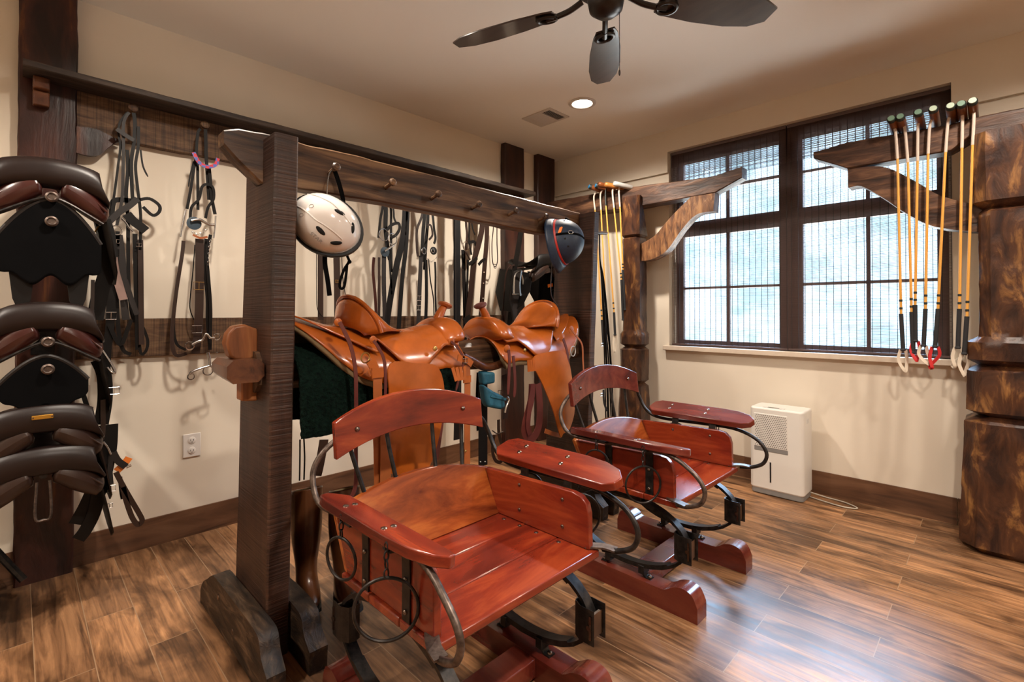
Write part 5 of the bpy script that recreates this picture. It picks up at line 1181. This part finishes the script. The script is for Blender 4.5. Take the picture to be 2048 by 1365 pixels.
 ('girth_strap','wide dark leather girth with two holes hanging to the floor between the saddles','strap',None,[
  ('strap','s','black_leather',0.0594,[(1.280,-2.131,0.927),(1.280,-2.131,0.778),(1.280,-2.131,0.623),(1.280,-2.131,0.437)]),
  ('hole','d','outlet_white',0.0026,[(1.284,-2.152,0.463)]),
  ('hole','d','outlet_white',0.0026,[(1.284,-2.120,0.457)]),
 ]),
 ('leather_strap','looped brown rein end hanging behind the girth with two holes','strap',None,[
  ('strap','s','brown_leather',0.0214,[(1.000,-1.752,0.573),(1.000,-1.747,0.481),(1.000,-1.718,0.398),(1.000,-1.713,0.336),(1.000,-1.739,0.311),(1.000,-1.781,0.335),(1.000,-1.802,0.400),(1.000,-1.789,0.488)]),
  ('steel_link','t','worn_iron',0.0075,[(1.000,-1.802,0.514),(1.000,-1.760,0.489),(1.000,-1.713,0.493)]),
 ]),
 ('stirrup_leathers','black stirrup leathers hanging beside the topmost english saddle','strap','stirrup leathers by the english saddles',[
  ('leather','s','black_leather',0.0577,[(0.350,-3.562,1.640),(0.350,-3.543,1.553),(0.350,-3.545,1.419),(0.350,-3.569,1.307),(0.350,-3.585,1.196)]),
  ('leather','s','brown_leather',0.0131,[(0.360,-3.594,1.371),(0.360,-3.596,1.240),(0.360,-3.602,1.153)]),
  ('stirrup_bar','t','brass',0.0066,[(0.370,-3.589,1.579),(0.370,-3.579,1.602),(0.370,-3.564,1.619)]),
 ]),
 ('stirrup_leathers','black stirrup leathers with steel iron hanging beside the second english saddle','strap','stirrup leathers by the english saddles',[
  ('leather','s','black_leather',0.0529,[(0.350,-3.574,1.020),(0.350,-3.553,0.952),(0.350,-3.549,0.840),(0.350,-3.562,0.732)]),
  ('leather','s','black_leather',0.0171,[(0.380,-3.635,0.919),(0.380,-3.602,0.786),(0.380,-3.568,0.672),(0.380,-3.547,0.559)]),
  ('iron','t','steel',0.0088,[(0.380,-3.565,1.065),(0.380,-3.536,1.008),(0.380,-3.518,0.962),(0.380,-3.532,0.964),(0.380,-3.546,0.987)]),
  ('buckle_plate','b','steel',0.0357,[(0.370,-3.520,0.879)]),
  ('leather','s','brown_leather',0.0176,[(0.370,-3.558,0.844),(0.370,-3.557,0.712),(0.370,-3.562,0.669)]),
 ]),
 ('stirrup_leathers','black stirrup leathers with coiled steel buckles hanging beside the lowest english saddle','strap','stirrup leathers by the english saddles',[
  ('leather','s','black_leather',0.0757,[(0.350,-3.540,0.728),(0.350,-3.544,0.618),(0.350,-3.564,0.490),(0.350,-3.597,0.389),(0.350,-3.633,0.313)]),
  ('leather','s','black_leather',0.0484,[(0.360,-3.565,0.492),(0.360,-3.581,0.365),(0.360,-3.611,0.288),(0.360,-3.636,0.253)]),
  ('iron','t','steel',0.0087,[(0.390,-3.559,0.663),(0.390,-3.545,0.637),(0.390,-3.533,0.602)]),
  ('leather','s','grey_leather',0.0177,[(0.380,-3.530,0.610),(0.380,-3.533,0.533),(0.380,-3.529,0.467)]),
  ('buckle','b','steel',0.0308,[(0.390,-3.530,0.452)]),
  ('buckle','b','steel',0.0221,[(0.380,-3.534,0.375)]),
  ('leather','s','brown_leather',0.0199,[(0.390,-3.514,0.520),(0.390,-3.489,0.454),(0.390,-3.460,0.384),(0.390,-3.430,0.313),(0.390,-3.419,0.278),(0.390,-3.434,0.264),(0.390,-3.456,0.305),(0.390,-3.478,0.389),(0.390,-3.489,0.448)]),
  ('leather','s','black_leather',0.0157,[(0.370,-3.497,0.490),(0.370,-3.491,0.421),(0.370,-3.486,0.390)]),
 ]),
 ('leg_strap','grey and orange elastic strap folded beside the wall post, above the floor','strap',None,[
  ('strap','s','grey_leather',0.0267,[(0.370,-3.522,0.606),(0.370,-3.505,0.565),(0.370,-3.476,0.532)]),
  ('strap','s','orange_print',0.0292,[(0.355,-3.508,0.515),(0.355,-3.483,0.539),(0.355,-3.463,0.567)]),
  ('buckle_tip','t','steel',0.009,[(0.380,-3.477,0.530),(0.380,-3.459,0.537)]),
 ]),
]
def checker():
    m, nt, b = newmat('mix_band', (.4,.02,.05), .5)
    ck = nt.nodes.new('ShaderNodeTexChecker'); tc = nt.nodes.new('ShaderNodeTexCoord'); ck.inputs['Scale'].default_value = 55
    ck.inputs['Color1'].default_value = (.55,.02,.05,1); ck.inputs['Color2'].default_value = (.08,.12,.42,1)
    nt.links.new(tc.outputs['Object'], ck.inputs['Vector']); nt.links.new(ck.outputs['Color'], b.inputs['Base Color'])
checker()
def hang_part(name, kind, mat, w, pts, parent):
    m = MB(); N = (1,0,0)
    if kind == 's': m.ribbon(pts, w, N, .0035, 5, taper=(name in ('strap_tail',) or name.startswith('saddle_string')))
    elif kind in ('t', 't2'): m.tube(pts, w/2*(1.25 if mat == 'steel' else 1), 12 if kind == 't2' else 8, k=5)
    elif kind == 'r': m.torus(pts[0], w, .0031, (1,.15,0), 24, 6)
    elif kind == 'd':
        m.lathe([(w, -.002), (w, .002), (w*.6, .004), (.0005, .0045)], pts[0], Matrix.Rotation(R(90), 3, 'Y'), 20)
    elif kind == 'b':
        x, y, z = pts[0]; a = w*.5; h = w*.42
        m.tube([(x,y-a,z-h), (x,y+a,z-h), (x,y+a,z+h), (x,y-a,z+h)], .0019, 6, closed=True, k=1); m.tube([(x,y,z-h), (x+.003,y,z+h)], .0015, 6, k=1)
    elif kind == 'c':
        P = cat(pts, 4)
        for i, p in enumerate(P): m.torus(p, .0045, .0013, (1,0,0) if i % 2 else (.3,1,0), 10, 5)
    return build(m, name, mat, parent, angle=50)
exec_hang = []
for name, label, cg, group, rows in HANG:
    if name in WS: root = WS[name]
    elif name == 'helmet_chin': root = HW
    else:
        allp = [p for r in rows for p in r[4]]
        root = new_empty(name, (sum(p[0] for p in allp)/len(allp), sum(p[1] for p in allp)/len(allp), min(p[2] for p in allp)), label, cg, group)
    strap = None; holes = None
    for pn, kind, mat, w, pts in rows:
        par = root
        if pn in ('hole', 'buckle', 'chin_buckle', 'screw') and strap is not None: par = strap
        o = hang_part(pn, kind, mat, w, pts, par)
        if kind == 's' and pn in ('strap', 'rein', 'breast_strap', 'leather', 'latigo', 'chin_strap') : strap = o
# fenders and rigging of the western saddles
def fender(root, x, poly, mat='tan_leather', name='fender', th=.006):
    m = MB(); zt = max(z for y, z in poly)
    f = lambda y, z, q: V((x+(zt-z)*.06+.018*math.cos((y-sum(a for a, b in poly)/len(poly))*9)+q, y, z))
    # resample the outline so that the sheet bends
    P = cat([(0, y, z) for y, z in poly], 4, closed=True)
    cy = sum(p.y for p in P)/len(P); cz = sum(p.z for p in P)/len(P); K = 7; rs = []
    for side in (1, 0):
        lay = [[f(cy+(p.y-cy)*k/K, cz+(p.z-cz)*k/K, side*th) for p in P] for k in [.05]+list(range(1, K+1))]
        if not side: lay.reverse()
        rs += lay
    m.rings(rs, caps=True)
    return build(m, name, mat, root, angle=70)
fender(WS['S1'], 1.455, [(-2.794,1.026),(-2.802,.90),(-2.822,.76),(-2.819,.64),(-2.79,.595),(-2.70,.58),(-2.646,.575),(-2.581,.665),(-2.525,.851),(-2.555,.99),(-2.677,1.02)])
fender(WS['S2'], 1.455, [(-1.949,.985),(-1.886,.846),(-1.82,.70),(-1.778,.565),(-1.75,.575),(-1.69,.59),(-1.625,.692),(-1.640,.861),(-1.690,1.00),(-1.821,1.02)])
for k, (yc, sg) in (('S1', (-2.43, 1)), ('S2', (-1.965, -1))):
    m = MB()
    for i in range(4): m.ribbon([(1.462+.001*i, yc-sg*(.045-.022*i), .985), (1.468, yc-sg*(.028-.016*i), .925)], .017, (1,0,0), .003, 1)
    build(m, 'rigging_plate', 'tan_leather', WS[k])
# embossed maker mark on the rear billet
mk = MB().torus((1.4975, -2.898, 1.002), .0105, .0009, (1,0,0), 20, 5, (1,1.2)).tube([(1.4975,-2.902,.994),(1.4975,-2.895,1.0),(1.4975,-2.897,1.010),(1.4975,-2.892,1.012)], .0009, 5)
build(mk, 'stamped_mark', 'tan_dark', WS['S1'])
# far black saddle beside the corner
t = english(1.705, 'black polo saddle on the corner post behind the navy helmet', col='black_leather', padcol='brown_leather', y0=-.735, w=1.15)
t['group'] = 'black saddles'; del t['group']
build(MB().ribbon([(.50,-1.02,1.56),(.49,-1.03,1.45),(.49,-1.02,1.36)], .012, (1,0,0), .004), 'stirrup_bar', 'steel', t)
build(MB().rings([[V((x, y, z)) for y, z in ((-1.02,1.56),(-.93,1.58),(-.90,1.40),(-.89,1.16),(-1.02,1.15),(-1.06,1.33))] for x in (.40, .415)]), 'sweat_flap', 'grey_leather', t)
m = MB().tube([(.44,-1.045,1.38),(.44,-1.035,1.52),(.44,-.985,1.555),(.44,-.945,1.51),(.44,-.935,1.38)], .006, 8); m.tube([(.44,-1.06,1.375),(.44,-.92,1.372)], .008, 8, k=1)
build(m, 'stirrup_iron', 'steel', t)
sc = new_empty('saddle_cloth', (.42, -.57, 1.2), 'black saddle cloth with small orange emblem, hanging beside the black polo saddle', 'saddle pad')
build(MB().rings([[V((x, y, z)) for y, z in ((-.70,1.555),(-.60,1.57),(-.47,1.61),(-.44,1.50),(-.435,1.22),(-.47,1.195),(-.62,1.19),(-.66,1.22),(-.72,1.34))] for x in (.40, .445)]), 'cloth', 'black_cloth', sc, bevel=.012)
build(MB().ribbon([(.447,-.64,1.455),(.447,-.575,1.468)], .028, (1,0,0), .003, 1), 'emblem', 'orange_print', sc)
build(MB().tube([(.45,-.60,1.42),(.45,-.54,1.44),(.45,-.49,1.49),(.45,-.47,1.52)], .004, 6), 'piping', 'grey_leather', sc)
build(MB().tube([(.05,-.70,1.60),(.30,-.70,1.615),(.54,-.70,1.615)], .012, 10, k=1), 'saddle_bracket', 'iron', label='iron bracket carrying the black polo saddle off the corner post', category='bracket')
pch = new_empty('cloth_pouch', (1.33, -2.12, .74), 'small teal cloth pouch hanging below the wooden hanger between the saddles', 'pouch')
build(MB().prism([(-2.215,.875),(-2.150,.835),(-2.075,.800),(-2.065,.745),(-2.095,.735),(-2.185,.760),(-2.200,.800)], lambda a, b, q: V((1.33+q, a, b)), 0, .055), 'body', 'teal_cloth', pch, bevel=.014, segs=3)
build(MB().prism([(-2.210,.935),(-2.120,.925),(-2.120,.870),(-2.200,.868)], lambda a, b, q: V((1.32+q, a, b)), 0, .045), 'upper_roll', 'teal_cloth', pch, bevel=.012, segs=3)
build(MB().ribbon([(1.388,-2.175,.815),(1.390,-2.12,.800),(1.388,-2.070,.785)], .012, (1,0,0), .003), 'flap_edge', 'teal_cloth', pch)
# little things at the left picture edge
t = new_empty('tripod_stand', (.25, -4.02, 0), 'black metal stand leg leaning at the far left beside the wall post', 'stand')
build(MB().tube([(.10,-4.10,.60),(.30,-3.80,.12)], .014, 8, k=1), 'leg', 'iron', t); build(MB().box((.05,-4.25,.0), (.36,-3.90,.13)), 'base_box', 'dark_shelf', t, bevel=.006)
